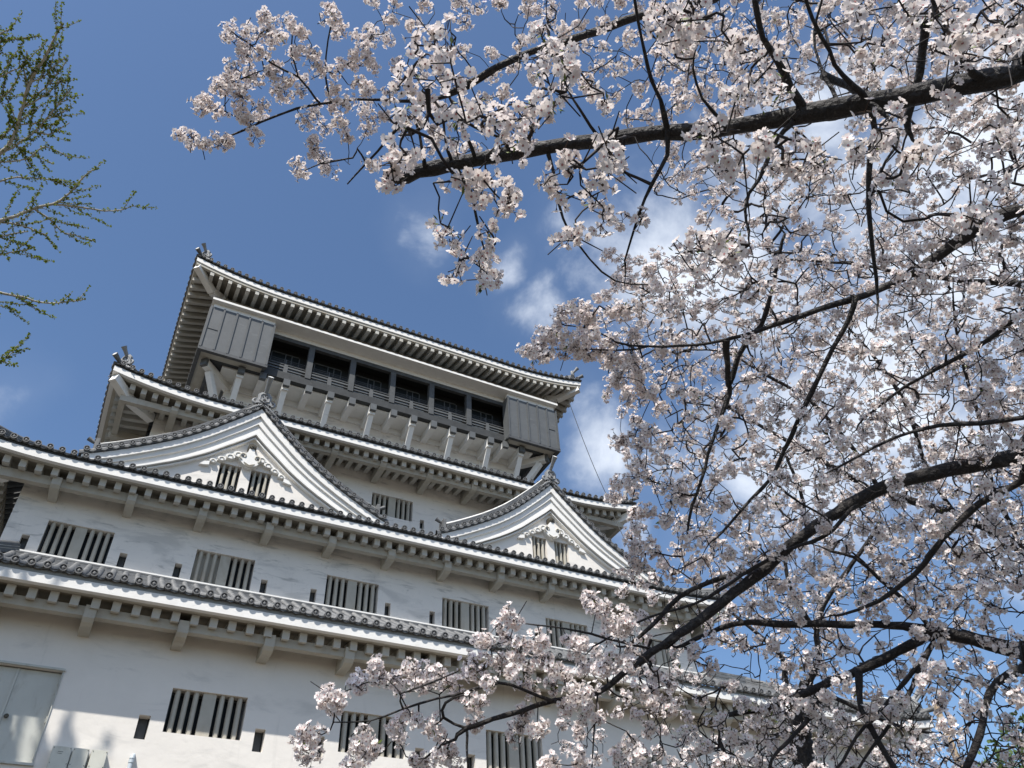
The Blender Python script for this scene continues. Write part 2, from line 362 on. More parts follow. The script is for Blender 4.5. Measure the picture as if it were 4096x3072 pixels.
def tiles(R, sides, detail='F'):
    m = MB(); r = .086
    for side in sides:
        W_ = R.W(side); n = int(round(W_/PITCH_T)); p = W_/n
        fine = side in detail
        seg = .31 if fine else 1.6
        # round rows
        for i in range(1, n):
            t = i*p; Lr = min(R.depth, t, W_-t)
            if Lr < .12: continue
            k = max(1, int(round(Lr/seg))); na = 6 if fine else 4
            vs = []; rings = 0
            for j in range(k):
                for e in (0, 1):
                    v = Lr*(j+e)/k; rr = r*(1.07 if e == 0 else .93) if fine else r
                    zc = R.zs(side, t, v)
                    for q in range(na+1):
                        th = PI*q/na; vs.append(R.P(side, t+rr*math.cos(th), v, zc+rr*math.sin(th)*1.05)); 
                    rings += 1
            fs = [(a*(na+1)+q, a*(na+1)+q+1, (a+1)*(na+1)+q+1, (a+1)*(na+1)+q) for a in range(rings-1) for q in range(na)]
            m.add(vs, fs, 0, True)
            # eave disc
            zc = R.zd+R.lift(side, t); N_ = 12 if fine else 8; dr_ = .1
            ring = lambda rad, o: [R.P(side, t+rad*math.cos(2*PI*q/N_), o, zc+rad*math.sin(2*PI*q/N_)) for q in range(N_)]
            A_ = ring(dr_, .07); B_ = ring(dr_, -.03); C_ = ring(dr_*.78, -.03); D_ = ring(dr_*.74, -.008); E_ = [R.P(side, t, -.0, zc)]
            vs = A_+B_+C_+D_; fs = [(a*N_+q, a*N_+(q+1) % N_, (a+1)*N_+(q+1) % N_, (a+1)*N_+q) for a in range(3) for q in range(N_)]
            m.add(vs, fs, 1)
            m.add(D_, [tuple(range(N_))], 2)
            if fine:          # small crest in relief
                e = .052; vs = [R.P(side, t+a, -.016, zc+b_) for a, b_ in ((0, e), (-e*.8, 0), (0, -e), (e*.8, 0))]+[R.P(side, t, -.028, zc)]
                m.add(vs, [(0, 1, 4), (1, 2, 4), (2, 3, 4), (3, 0, 4)], 1)
        # pan tiles between rows
        for i in range(n):
            t = (i+.5)*p; Lr = min(R.depth, max(0, t), max(0, W_-t))
            if Lr < .1: continue
            k = max(1, int(round(Lr/seg))); hw = p/2-.03
            vs = []; rings = 0
            for j in range(k):
                for e in (0, 1):
                    v = Lr*(j+e)/k; st = .0 if (e == 1 or not fine) else .022
                    zc = R.zs(side, t, v)
                    for a, dz in ((-hw, 0), (-hw*.5, -.035), (0, -.047), (hw*.5, -.035), (hw, 0)):
                        vs.append(R.P(side, t+a, v, zc+dz+st-.005))
                    rings += 1
            fs = [(a*5+q, a*5+q+1, (a+1)*5+q+1, (a+1)*5+q) for a in range(rings-1) for q in range(4)]
            m.add(vs, fs, 0)
            # hanging crescent face
            zc = R.zd+R.lift(side, t)-.055; hw2 = p/2-.06
            pr = [(-hw2, .03), (-hw2*.5, -.012), (0, -.026), (hw2*.5, -.012), (hw2, .03), (hw2*.96, -.02), (hw2*.5, -.055), (0, -.07), (-hw2*.5, -.055), (-hw2*.96, -.02)]
            for q in range(4):
                A_ = pr[q]; B_ = pr[q+1]; C_ = pr[8-q]; D_ = pr[9-q]
                f8 = [R.P(side, t+x, o, zc+z) for o in (.015, .08) for x, z in (D_, C_, B_, A_)]
                m.hexa([f8[0], f8[1], f8[5], f8[4], f8[3], f8[2], f8[6], f8[7]], 1)
    return m

def skirt(R, sides='FLRB', detail='FL', raf_len=None, raf_rise=.22, name='roof', raf_w=.2, raf_h=.27, brk=None, slab=False, brk_bottom=-1.04, raf_dz=-.452, raf_o=.40, second=False):
    rf = tiles(R, sides, detail).build(name, [m_tile, m_disc, m_recess], castle)
    f = MB(); s_ = MB()
    for side in sides:
        R.sweep(f, side, .105, .25, -.205, -.09, 2)                             # plaster bedding, its colour darkened for the shade under the tiles
        R.sweep(f, side, .085, .25, -.45, -.208, 0)                             # white fascia
        if second: R.sweep(f, side, .13, .28, -.615, -.452, 1)                  # second board
        else: R.sweep(f, side, .252, raf_o+.02, -.445, -.40, 1)
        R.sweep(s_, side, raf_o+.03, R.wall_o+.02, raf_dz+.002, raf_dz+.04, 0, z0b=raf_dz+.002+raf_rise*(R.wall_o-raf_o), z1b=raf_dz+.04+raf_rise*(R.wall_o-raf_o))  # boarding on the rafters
    f.build('fascia', [m_trim, m_wood, m_bed if R.yF < 21 else m_bed_shade], rf)
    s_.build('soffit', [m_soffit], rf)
    rl = raf_len if raf_len else R.wall_o
    for side in sides:
        W_ = R.W(side); n = int(round((W_-1.0)/R.raf)); p = (W_-1.0)/n
        for i in range(n+1):
            t = .5+i*p; Lr = min(rl, min(t, W_-t)-.16)
            if Lr < .55: continue
            mb = MB(); h = raf_w/2
            z0 = R.zd+R.lift(side, t)+raf_dz
            q = [(-h, raf_o, z0-raf_h), (h, raf_o, z0-raf_h), (h, Lr, z0-raf_h+raf_rise*(Lr-raf_o)), (-h, Lr, z0-raf_h+raf_rise*(Lr-raf_o)),
                 (-h, raf_o, z0), (h, raf_o, z0), (h, Lr, z0+raf_rise*(Lr-raf_o)), (-h, Lr, z0+raf_rise*(Lr-raf_o))]
            mb.hexa([R.P(side, t+a, o, z) for a, o, z in q])
            c = R.P(side, t, raf_o, z0)
            ALL_RAFTERS.append((mb, side, c))
    # hip beams
    for sx in (0, 1):
        for sy in (0, 1):
            if sy and 'B' not in sides: continue
            cx = R.xL if sx == 0 else R.xR; cy = R.yF if sy == 0 else R.yB; ux = 1 if sx == 0 else -1; uy = 1 if sy == 0 else -1
            zl = R.zd+R.A
            a = Vector((cx+ux*.20, cy+uy*.20, zl-.72)); e = R.wall_o+.05
            b_ = Vector((cx+ux*e, cy+uy*e, R.zd-.66+raf_rise*e))
            mid = a.lerp(b_, .45); mid.z = R.zd-.68+R.A*.28
            hb = MB(); d = .36
            for A_, B_ in ((a, mid), (mid, b_)): hb.beam(A_, B_, .30, d)
            hb.build('hip_beam', m_trim, castle)
    return rf

def straight_beam(R, side, o0, o1, dz0, dz1, mi_mat, name='eave_beam'):
    W_ = R.W(side); m = MB()
    p = [R.P(side, o0, o0, R.zd+dz0), R.P(side, W_-o0, o0, R.zd+dz0), R.P(side, W_-o1, o1, R.zd+dz0), R.P(side, o1, o1, R.zd+dz0)]
    q = [R.P(side, o0, o0, R.zd+dz1), R.P(side, W_-o0, o0, R.zd+dz1), R.P(side, W_-o1, o1, R.zd+dz1), R.P(side, o1, o1, R.zd+dz1)]
    m.hexa(p+q); return m.build(name, mi_mat, castle)
def bracket(R, side, t, w=.27, o_front=.5, dz_top=-.66, dz_front=-.93, dz_foot=-1.05):
    m = MB(); wl = R.wall_o
    z_ = R.zd
    prof = [(wl, z_+dz_foot), (o_front+.22, z_+dz_foot+.01), (o_front+.10, z_+dz_foot+.06), (o_front+.01, z_+dz_foot+.15), (o_front, z_+dz_top), (wl, z_+dz_top)]
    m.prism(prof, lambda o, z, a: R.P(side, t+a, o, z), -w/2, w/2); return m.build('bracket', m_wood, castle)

# roof 1
R1 = Roof(-8.2, 29.95, 20.68, 51.1, 10.27+.03, 5.0, .55, .33, 4.0, .4856, .5, 1.32)
skirt(R1, 'FLR', 'F', raf_rise=.14)
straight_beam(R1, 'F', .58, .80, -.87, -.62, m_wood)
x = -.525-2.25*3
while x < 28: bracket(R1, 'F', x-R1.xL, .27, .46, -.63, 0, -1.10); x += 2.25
# roof 2
R2 = Roof(-5.75, 24.35, 24.31, 2*CY-24.31, 16.03, 4.3, .55, .30, 4.0, .466, .62, 1.43)
skirt(R2, 'FLR', 'F', raf_rise=.12)
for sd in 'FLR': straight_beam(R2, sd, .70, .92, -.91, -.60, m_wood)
x = -2.78
while x < 22.4: bracket(R2, 'F', x-R2.xL, .27, .54, -.66, -.9, -1.08); x += 2.265
for t in (3.0, 5.3, 7.6, 9.9): bracket(R2, 'R', t, .27, .54, -.66, -.9, -1.08); bracket(R2, 'L', R2.W('L')-t, .27, .54, -.66, -.9, -1.08)
# roof 3
R3 = Roof(-2.75, 21.95, 26.72, 2*CY-26.72, 21.72, 4.25, .42, .52, 4.6, .44, .55, 1.85)
skirt(R3, 'FLR', 'FL', raf_rise=.12)
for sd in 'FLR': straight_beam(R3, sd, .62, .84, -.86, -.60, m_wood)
x = 6.5-2.2*3
while x < 19.6: bracket(R3, 'F', x-R3.xL, .27, .50, -.62, -.85, -.95); x += 2.2
for t in (3.1, 5.3, 7.5, 9.7, 11.9): bracket(R3, 'L', R3.W('L')-t, .27, .50, -.62, -.85, -.95); bracket(R3, 'R', t, .27, .50, -.62, -.85, -.95)
# roof 5 (top)
R5 = Roof(-1.29, 20.74, 28.3, 2*CY-28.3, 30.85, 5.5, .55, .62, 5.0, .4515, .6, 2.3)
skirt(R5, 'FLR', 'FL', raf_len=2.2, raf_rise=.30, raf_w=.18, raf_h=.24, raf_dz=-.617, raf_o=.16, second=True)
# top roof upper part: gable-and-hip body with a ridge
m = MB(); z0 = R5.zd+.55*5.5-.1; a0, a1, b0, b1 = R5.xL+5.4, R5.xR-5.4, R5.yF+5.4, R5.yB-5.4; zr = z0+(b1-b0)/2*.75; ym = (b0+b1)/2
m.add([(a0, b0, z0), (a1, b0, z0), (a1, ym, zr), (a0, ym, zr), (a0, b1, z0), (a1, b1, z0)], [(0, 1, 2, 3), (3, 2, 5, 4), (0, 3, 4), (1, 5, 2)])
m.build('roof', m_tile, castle)
m = MB(); m.box(a0-.4, a1+.4, ym-.25, ym+.25, zr-.1, zr+.7); m.build('ridge', m_tile, castle)

# strip of noshi courses where roof 1 meets the wall of storey 2, and its pale ledge
m = MB()
m.box(-3.9, 22.9, 25.46, 25.735, 12.80, 12.905, 0); m.box(-3.88, 22.88, 25.50, 25.735, 12.908, 12.93, 1); m.box(-3.9, 22.9, 25.48, 25.735, 12.933, 12.985, 0); m.box(-3.9, 22.9, 25.57, 25.737, 12.988, 13.08, 2)
m.build('wall_ledge', [m_tile, m_mortar, m_trim], castle)
m = MB(); m.box(-.9, 20.0, 28.35, 28.595, 18.35, 18.6, 0); m.build('wall_ledge', [m_tile], castle)
# dark-rafter sort: the hundred nearest front rafters are parts of their own, the rest one mesh
vis = [r for r in ALL_RAFTERS if r[1] == 'F' and r[2][1] < 26 and (-3.4 < r[2][0] < 23.5)]
vis.sort(key=lambda r: (r[2][0])**2+r[2][1]**2+r[2][2]**2)
top = set(id(r[0]) for r in vis[:99]); rest = MB()
for mb, sd, c in ALL_RAFTERS:
    if id(mb) in top: mb.build('rafter', m_rafter, castle)
    else: rest.add(mb.v, mb.f)
o = rest.build('rafter', m_rafter, castle); o['kind'] = 'stuff'
# ---- ridges and their end tiles -------------------------------------------
def oni(f, s=1.0, name='ridge_end_tile', parent=None, tubes=((0, .72, 0, .33, .62),)):
    """ogre-face ridge end; f(a, b, d)->3D with a across, b up, d outwards (towards the viewer of the face)"""
    m = MB()
    sh = [(-.30, 0), (-.34, .12), (-.26, .20), (-.27, .45), (-.16, .60), (.16, .60), (.27, .45), (.26, .20), (.34, .12), (.30, 0), (.12, .06), (-.12, .06)]
    m.prism([(a*s, b*s) for a, b in sh], f, -.10*s, .02*s, 0)
    inn = [(-.18, .16), (-.18, .42), (-.10, .51), (.10, .51), (.18, .42), (.18, .16), (.0, .10)]
    for i in range(len(inn)):
        (a0, b0), (a1, b1) = inn[i], inn[(i+1) % len(inn)]
        m.tube([f(a0*s, b0*s, .03*s), f(a1*s, b1*s, .03*s)], .028*s, 6, 0)
    for (a, b, r) in ((-.08, .36, .03), (.08, .36, .03), (0, .44, .025), (0, .30, .022)):
        m.tube([f(a*s, b*s, .0), f(a*s, b*s, .045*s)], r*s, 8, 1)
    m.tube([f(0, .17*s, .0), f(0, .17*s, .07*s)], [.10*s, .10*s], 12, 0); m.tube([f(0, .17*s, .07*s), f(0, .17*s, .08*s)], [.07*s, .06*s], 12, 1)
    for sg in (-1, 1):      # curled fins at the feet
        pts = [f(sg*(.30+.13*math.cos(t))*s, (.10+.12*math.sin(t))*s, -.02*s) for t in [x*.55-1.6 for x in range(8)]]
        m.tube(pts, [.06*s, .06*s, .055*s, .05*s, .045*s, .04*s, .03*s, .02*s], 6, 0)
        for k in range(3):
            m.tube([f(sg*(.06+.1*k)*s, -.02*s-.05*k*s, .0), f(sg*(.22+.12*k)*s, (-.16-.1*k)*s, .0), f(sg*(.40+.12*k)*s, (-.20-.13*k)*s, -.02*s)], [.035*s, .03*s, .02*s], 5, 0)
    for (a, b, d, da, ln) in tubes:      # bird-rest tube, flared end
        A_ = Vector(f(a*s, (b-.15)*s, d-.08*s)); B_ = Vector(f((a)*s, (b+ln*.62)*s, d+ln*.95*s))
        pts = [A_.lerp(B_, t) for t in (0, .3, .6, .85, 1)]
        m.tube(pts, [.08*s, .08*s, .085*s, .11*s, .125*s], 12, 0)
        m.tube([B_, B_+(B_-A_).normalized()*.004], [.085*s, .085*s], 12, 2)
    return m.build(name, [m_oni, m_groove, m_mortar], parent or castle)

def hip_ridge(R, sx, sy=0, upto=None):
    """layered ridge down the hip to the eave corner"""
    ux = 1 if sx == 0 else -1; cx = R.xL if sx == 0 else R.xR; cy = R.yF
    m = MB(); n = 10; top = upto or R.depth
    pts = []
    for i in range(n+1):
        v = .35+(top-.35)*i/n; pts.append(Vector((cx+ux*v, cy+v, R.zs('F', v, v)+.02+.12*max(0, 1-i/3)**1.5)))
    for k, (w, z0, z1, mi) in enumerate(((.34, -.08, .05, 0), (.27, .052, .08, 1), (.32, .082, .14, 0), (.25, .142, .17, 1), (.29, .172, .23, 0))):
        s_ = Vector((ux, -1, 0)).normalized()*w/2
        vs = []
        for p in pts: vs += [p+s_+Vector((0, 0, z0)), p-s_+Vector((0, 0, z0)), p-s_+Vector((0, 0, z1)), p+s_+Vector((0, 0, z1))]
        fs = [(4*i+j, 4*i+(j+1) % 4, 4*i+4+(j+1) % 4, 4*i+4+j) for i in range(n) for j in range(4)]+[(0, 3, 2, 1), (4*n, 4*n+1, 4*n+2, 4*n+3)]
        m.add(vs, fs, mi)
    m.tube([p+Vector((0, 0, .25)) for p in pts], .1, 8, 0)
    m.build('hip_ridge', [m_tile, m_mortar], castle)
    p0 = pts[0]
    out = Vector((-ux, -1, 0)).normalized(); side = Vector((1, -ux, 0)).normalized() if ux > 0 else Vector((1, 1, 0)).normalized()
    if ux > 0: side = Vector((1, -1, 0)).normalized()
    f = lambda a, b, d: tuple(p0+side*a+Vector((0, 0, b+.02))+out*d)
    oni(f, .92, tubes=((0, .62, 0, 0, .36),))
    # lower tube at the very corner
    m = MB(); A_ = Vector((cx+ux*.45, cy+.45, R.zs('F', .4, .4)+.02)); B_ = Vector((cx-ux*.06, cy-.06, R.zd+R.A+.22))
    m.tube([A_, A_.lerp(B_, .6), B_], [.08, .085, .115], 12, 0); m.tube([B_, B_+(B_-A_).normalized()*.004], [.085, .08], 12, 1)
    m.build('corner_tile', [m_disc, m_mortar], castle)
for R in (R1, R2, R3, R5):
    for sx in (0, 1): hip_ridge(R, sx)
# R1 continues right as the roof of the attached wing: a horizontal ridge
m = MB()
for (w, z0, z1, mi) in ((.5, 12.75, 12.9, 0), (.42, 12.902, 12.95, 1), (.48, 12.952, 13.05, 0), (.4, 13.052, 13.1, 1), (.44, 13.102, 13.2, 0)):
    m.box(22.95, 25.2, 25.6-w/2, 25.6+w/2, z0, z1, mi)
m.build('ridge', [m_tile, m_mortar], castle)
# small projecting ridge-and-gable piece at the far right end of roof 1
m = MB(); zz = 10.62
for k in range(6):
    m.box(27.6, 29.95, 21.05+.02*k, 21.55-.02*k, zz+k*.085, zz+k*.085+.055, 0); m.box(27.6, 29.92, 21.09+.02*k, 21.51-.02*k, zz+k*.085+.057, zz+k*.085+.083, 1)
m.tube([(27.6, 21.3, zz+.56), (29.95, 21.3, zz+.56)], .11, 10, 1)
m.build('ridge', [m_tile, m_mortar], castle)
oni(lambda a, b, d: (29.97+d, 21.3+a, zz+.12+b), .9)

# small roof finials seen on the top roof behind the eave
for xx, yy in ((2.7, 29.0), (16.2, 29.0)):
    m = MB(); m.tube([(xx, yy+.3, 31.2), (xx, yy, 31.46)], [.08, .09], 10, 0); m.tube([(xx, yy, 31.46), (xx, yy-.03, 31.48)], [.11, .11], 12, 1)
    m.build('roof_tube_tile', [m_disc, m_mortar], castle)

# ---- dormer gables ----------------------------------------------------------
PROF = [(0, 20.40), (.30, 20.08), (.68, 19.70), (1.17, 19.24), (1.67, 18.78), (2.18, 18.36), (2.70, 17.98), (3.28, 17.61), (3.87, 17.27), (4.46, 16.95), (5.05, 16.66), (5.5, 16.47)]
def pf(d):
    for (a, b), (c, e) in zip(PROF, PROF[1:]):
        if d <= c: return b+(e-b)*(d-a)/(c-a)
    return PROF[-1][1]
def slope_at(d): return math.atan2(pf(max(0, d-.25))-pf(d+.25), min(d, .25)+.25)
def gable(gx, dz, win):
    def band(mb, o0, o1, y0, y1, d0, d1, mi=0, n=26):
        """board following the rake; perpendicular offsets o0 (upper) and o1 (lower) as functions of d"""
        for sg in (-1, 1):
            vs = []
            for i in range(n+1):
                d = d0+(d1-d0)*i/n; th = slope_at(d); z = pf(d)+dz
                # vertical offset keeps the two sides meeting at the centre line
                va = o0(d)/math.cos(th); vb = o1(d)/math.cos(th)
                x = gx+sg*d
                vs += [(x, y0, z-va), (x, y0, z-vb), (x, y1, z-vb), (x, y1, z-va)]
            fs = [(4*i+j, 4*i+(j+1) % 4, 4*i+4+(j+1) % 4, 4*i+4+j) for i in range(n) for j in range(4)]+[(0, 3, 2, 1), (4*n, 4*n+1, 4*n+2, 4*n+3)]
            mb.add(vs, fs, mi)
    c = lambda v: (lambda d: v)
    taper = lambda a, b: (lambda d: a+(b-a)*d/5.0)
    gd = MB()
    # face wall, with window holes
    Yg = 25.20; zb = 16.0
    hs = [(gx+a, gx+b2, z0+dz, z1+dz) for a, b2, z0, z1 in win]
    xs = sorted({gx-4.6+i*.46 for i in range(21)} | {h[0] for h in hs} | {h[1] for h in hs})
    zlo, zhi = hs[0][2], hs[0][3]
    for i in range(len(xs)-1):
        x0, x1 = xs[i], xs[i+1]; xm = (x0+x1)/2
        t0 = pf(abs(x0-gx))+dz-.35; t1 = pf(abs(x1-gx))+dz-.35
        if any(h[0] < xm < h[1] for h in hs):
            gd.add([(x0, Yg, zb), (x1, Yg, zb), (x1, Yg, zlo), (x0, Yg, zlo)], [(0, 1, 2, 3)])
            gd.add([(x0, Yg, zhi), (x1, Yg, zhi), (x1, Yg, t1), (x0, Yg, t0)], [(0, 1, 2, 3)])
        else: gd.add([(x0, Yg, zb), (x1, Yg, zb), (x1, Yg, t1), (x0, Yg, t0)], [(0, 1, 2, 3)])
    for (a, c2, e, f) in hs:
        D = Yg+.4
        for q in ([(a, Yg, e), (a, Yg, f), (a, D, f), (a, D, e)], [(c2, Yg, e), (c2, D, e), (c2, D, f), (c2, Yg, f)], [(a, Yg, f), (c2, Yg, f), (c2, D, f), (a, D, f)], [(a, Yg, e), (a, D, e), (c2, D, e), (c2, Yg, e)]):
            gd.add(q, [(0, 1, 2, 3)])
        gd.add([(a, D, e), (c2, D, e), (c2, D, f), (a, D, f)], [(0, 1, 2, 3)], 1)
    g = gd.build('gable', [m_plaster_low, m_dark], castle)
    for (a, c2, e, f) in hs: window(a, c2, e, f, Yg, parent=g, bars=3)
    # boards
    m = MB(); band(m, c(.13), c(.37), 24.86, 25.02, 0, 5.3); m.build('bargeboard', m_trim, g)
    m = MB(); band(m, c(.372), taper(.60, .50), 24.95, 25.10, 0, 5.2); band(m, c(.10), c(.16), 25.03, 25.3, 0, 5.3)
    m.build('bargeboard', m_trim, g)
    m = MB(); band(m, taper(.602, .502), taper(.86, .70), 25.02, 25.2, 0, 5.0); m.build('bargeboard', m_trim, g)
    m = MB(); band(m, taper(.862, .702), taper(.93, .76), 24.97, 25.22, 0, 4.6); band(m, taper(.98, .80), taper(1.03, .85), 25.06, 25.3, 0, 4.2); m.build('moulding', m_trim, g)
    # roof planes of the dormer with tile rows running down the slope, back to storey 3
    m = MB(); y0, y1 = 24.80, 28.45
    for sg in (-1, 1):
        n = 22
        for k in range(10):
            ya = y0+.1+k*.356; vs = []
            for i in range(n+1):
                d = 5.4*i/n; th = slope_at(d)
                for q in range(6):
                    a = PI*q/5; vs.append((gx+sg*(d+math.sin(th)*.085*math.sin(a)), ya+.085*math.cos(a), pf(d)+dz-.02+math.cos(th)*.085*math.sin(a)))
            m.add(vs, [(i*6+q, i*6+q+1, i*6+7+q, i*6+6+q) for i in range(n) for q in range(5)], 0, True)
        vs = []
        for i in range(n+1):
            d = 5.4*i/n; vs += [(gx+sg*d, y0, pf(d)+dz-.03), (gx+sg*d, y1, pf(d)+dz-.03), (gx+sg*d, y1, pf(d)+dz-.12), (gx+sg*d, y0, pf(d)+dz-.12)]
        m.add(vs, [(4*i+j, 4*i+(j+1) % 4, 4*i+4+(j+1) % 4, 4*i+4+j) for i in range(n) for j in range(4)], 0)
        # rake tiles: short rows ending in discs that face forward
        s = .12; acc = 0; d = .1; step = .356
        while d < 5.35:
            th = slope_at(d); z = pf(d)+dz+.03; x = gx+sg*d
            N_ = 12
            ring = lambda rad, y: [(x+rad*math.cos(2*PI*q/N_), y, z+rad*math.sin(2*PI*q/N_)) for q in range(N_)]
            vs = ring(.098, 25.25)+ring(.10, 24.745)+ring(.076, 24.745)+ring(.072, 24.766)
            m.add(vs, [(a*N_+q, a*N_+(q+1) % N_, (a+1)*N_+(q+1) % N_, (a+1)*N_+q) for a in range(3) for q in range(N_)], 1); m.add(ring(.072, 24.766), [tuple(range(N_))], 2)
            e = .05; m.add([(x, 24.754, z+e), (x-e*.8, 24.754, z), (x, 24.754, z-e), (x+e*.8, 24.754, z), (x, 24.744, z)], [(0, 1, 4), (1, 2, 4), (2, 3, 4), (3, 0, 4)], 1)
            # crescent between this disc and the next
            dn = d+step*math.cos(th)
            if dn < 5.35:
                A_ = Vector((x, 24.77, z-.06)); B_ = Vector((gx+sg*dn, 24.77, pf(dn)+dz+.03-.06)); dirv = (B_-A_)
                nv = Vector((-dirv.z, 0, dirv.x)).normalized()
                if nv.z > 0: nv = -nv
                P0 = [A_.lerp(B_, t_)+nv*b_ for t_, b_ in ((.2, -.01), (.5, .03), (.8, -.01), (.82, .06), (.5, .10), (.18, .06))]
                m.prism([(p.x, p.z) for p in P0], lambda a, b2, t_: (a, t_, b2), 24.76, 24.9, 1)
            d = dn
    dm = m.build('dormer_roof', [m_tile, m_disc, m_recess], g)
    # descending ridges just behind the rake tiles
    m = MB()
    for sg in (-1, 1):
        for (w0, w1, h0, h1, mi) in ((25.0, 25.42, .02, .12, 0), (25.03, 25.39, .122, .15, 1), (25.0, 25.42, .152, .20, 0), (25.04, 25.38, .202, .225, 1), (25.02, 25.40, .227, .28, 0), (25.06, 25.36, .282, .30, 1)):
            n = 18; vs = []
            for i in range(n+1):
                d = .05+4.85*i/n; z = pf(d)+dz+.04; th = slope_at(d); k = 1/math.cos(th)
                vs += [(gx+sg*d, w0, z+h0*k), (gx+sg*d, w1, z+h0*k), (gx+sg*d, w1, z+h1*k), (gx+sg*d, w0, z+h1*k)]
            m.add(vs, [(4*i+j, 4*i+(j+1) % 4, 4*i+4+(j+1) % 4, 4*i+4+j) for i in range(n) for j in range(4)]+[(0, 3, 2, 1), (4*n, 4*n+1, 4*n+2, 4*n+3)], mi)
        m.tube([(gx+sg*(.05+4.85*i/18), 25.21, pf(.05+4.85*i/18)+dz+.04+.36) for i in range(19)], .085, 8, 1)
        # little end tile and upturned tube at the foot
        xe = gx+sg*4.95; ze = pf(4.95)+dz
        m.box(min(xe, xe+sg*.12), max(xe, xe+sg*.12), 24.98, 25.44, ze-.02, ze+.55, 2)
        m.tube([(xe-sg*.1, 25.21, ze+.46), (xe+sg*.18, 25.21, ze+.50), (xe+sg*.36, 25.21, ze+.60)], [.06, .06, .085], 10, 2)
    m.build('descending_ridge', [m_tile, m_mortar, m_disc], g)
    m = MB()
    for (w, h0, h1, mi) in ((.42, 0, .12, 0), (.34, .122, .16, 1), (.40, .162, .25, 0), (.32, .252, .29, 1), (.36, .292, .36, 0)):
        m.box(gx-w/2, gx+w/2, 24.9, 28.5, 20.42+dz+h0, 20.42+dz+h1, mi)
    m.tube([(gx, 24.9, 20.8+dz), (gx, 28.5, 20.8+dz)], .1, 10, 0); m.build('ridge', [m_tile, m_mortar], g)
    f = lambda a, b, d: (gx+a, 24.76-d, 20.36+dz+b)
    oni(f, .98, parent=g, tubes=((0, .7, 0, 0, .55),))
    # carved pendant
    m = MB(); Z = 17.5+dz
    F = lambda a, b, t: (gx-.02+a, t, Z+b)
    body = [(0, .02), (.14, .08), (.27, .17), (.36, .30), (.40, .44), (.36, .56), (.27, .62), (.17, .60), (.12, .70), (.10, .82), (.0, .90), (-.10, .82), (-.12, .70), (-.17, .60), (-.27, .62), (-.36, .56), (-.40, .44), (-.36, .30), (-.27, .17), (-.14, .08)]
    m.prism(body, F, 24.98, 25.3, 0)
    for sg in (-1, 1):
        sp = []          # spiral curl
        for i in range(15):
            t = i/14; a = -1.2+t*5.6; r = .17*(1-t*.75); sp.append(F(sg*(.24+r*math.cos(a)*.9), .45+r*math.sin(a), 24.975))
        m.tube(sp, [.035]*10+[.03, .03, .025, .02, .02], 6, 1)
        m.tube([F(sg*(.24+.03), .44, 24.97), F(sg*(.24+.03), .44, 24.96)], .045, 8, 2)
        # cloud-scroll wing along the rake
        px, pz = .42, .52
        for k in range(4):
            r = .17-.022*k
            m.prism([(sg*(px+r*1.15*math.cos(a)), pz+r*.72*math.sin(a)) for a in [2*PI*q/14 for q in range(14)]], F, 25.02+.012*k, 25.25, 0)
            arc = [F(sg*(px+r*.62*math.cos(a)), pz-.02+r*.45*math.sin(a), 25.012+.012*k) for a in [-.3+q*.5 for q in range(9)]]
            m.tube(arc, .018, 5, 1)
            px += .27; pz -= .165
        m.prism([(sg*(px-.16), pz+.11), (sg*(px+.03), pz+.05), (sg*(px+.16), pz-.10), (sg*(px+.02), pz-.09), (sg*(px-.16), pz-.05)], F, 25.07, 25.25, 0)
        m.prism([(sg*.36, .50), (sg*.50, .66), (sg*1.40, .06), (sg*1.34, -.02), (sg*.5, .40)], F, 25.12, 25.28, 0)
    for k in range(3):
        m.tube([F(-.2+.03*k, .20-.055*k, 24.975), F(0, .10-.045*k, 24.965), F(.2-.03*k, .20-.055*k, 24.975)], .016, 5, 1)
    m.build('gable_pendant', [m_trim, m_wood, m_groove], g)
    m = MB(); m.prism([(.17*math.cos(PI/6+2*PI*q/6), .94+.17*math.sin(PI/6+2*PI*q/6)) for q in range(6)], F, 24.99, 25.2, 0)
    m.tube([F(0, .94, 24.99), F(0, .94, 24.93)], [.12, .09], 10, 0); m.tube([F(0, .94, 24.93), F(0, .94, 24.90)], [.05, .03], 8, 0)
    m.build('boss', m_boss, g)
    return g
gable(2.9, 0.0, [(-.97, -.22, 16.3, 17.60), (.14, .87, 16.3, 17.60)])
gable(15.70, .05, [(-.94, -.24, 16.3, 17.58), (.14, .82, 16.3, 17.58)])

# ---- top gallery ------------------------------------------------------------
gL, gR = .06, 19.12; bw = 3.09; zB, zT = 26.18, 28.94
m = MB(); m.box(gL-.03, gR+.03, 28.80, 2*CY-28.80, 29.21, 29.34, 0)
m.box(gL+.1, gL+bw-.02, 29.06, 29.30, 28.943, 29.207, 0); m.box(gR-bw+.02, gR-.1, 29.06, 29.30, 28.943, 29.207, 0); m.box(gL+.12, gR-.12, 29.58, 29.76, 28.945, 29.206, 0); m.box(gL+.1, gL+.5, 29.77, 43, 28.943, 29.207, 0); m.box(gR-.5, gR-.1, 29.77, 43, 28.943, 29.207, 0)
m.build('cornice_slab', [m_trim], castle)
m = MB(); m.box(gL+.35, gR-.35, 29.5, 29.65, 29.342, 30.17); m.box(gL+.35, gL+.5, 29.302, 44, 29.342, 30.1); m.box(gR-.5, gR-.35, 29.302, 44, 29.342, 30.1); m.build('wall_plate', m_soffit, castle)
for x in [2.2+i*.98 for i in range(16)]:
    m = MB(); m.tube([(x, 28.98, 29.342), (x, 28.98, 29.40)], [.05, .04], 8); m.tube([(x, 28.98, 29.40), (x, 28.98, 29.45)], [.02, .03], 8); m.build('lamp_fitting', m_boss, castle)
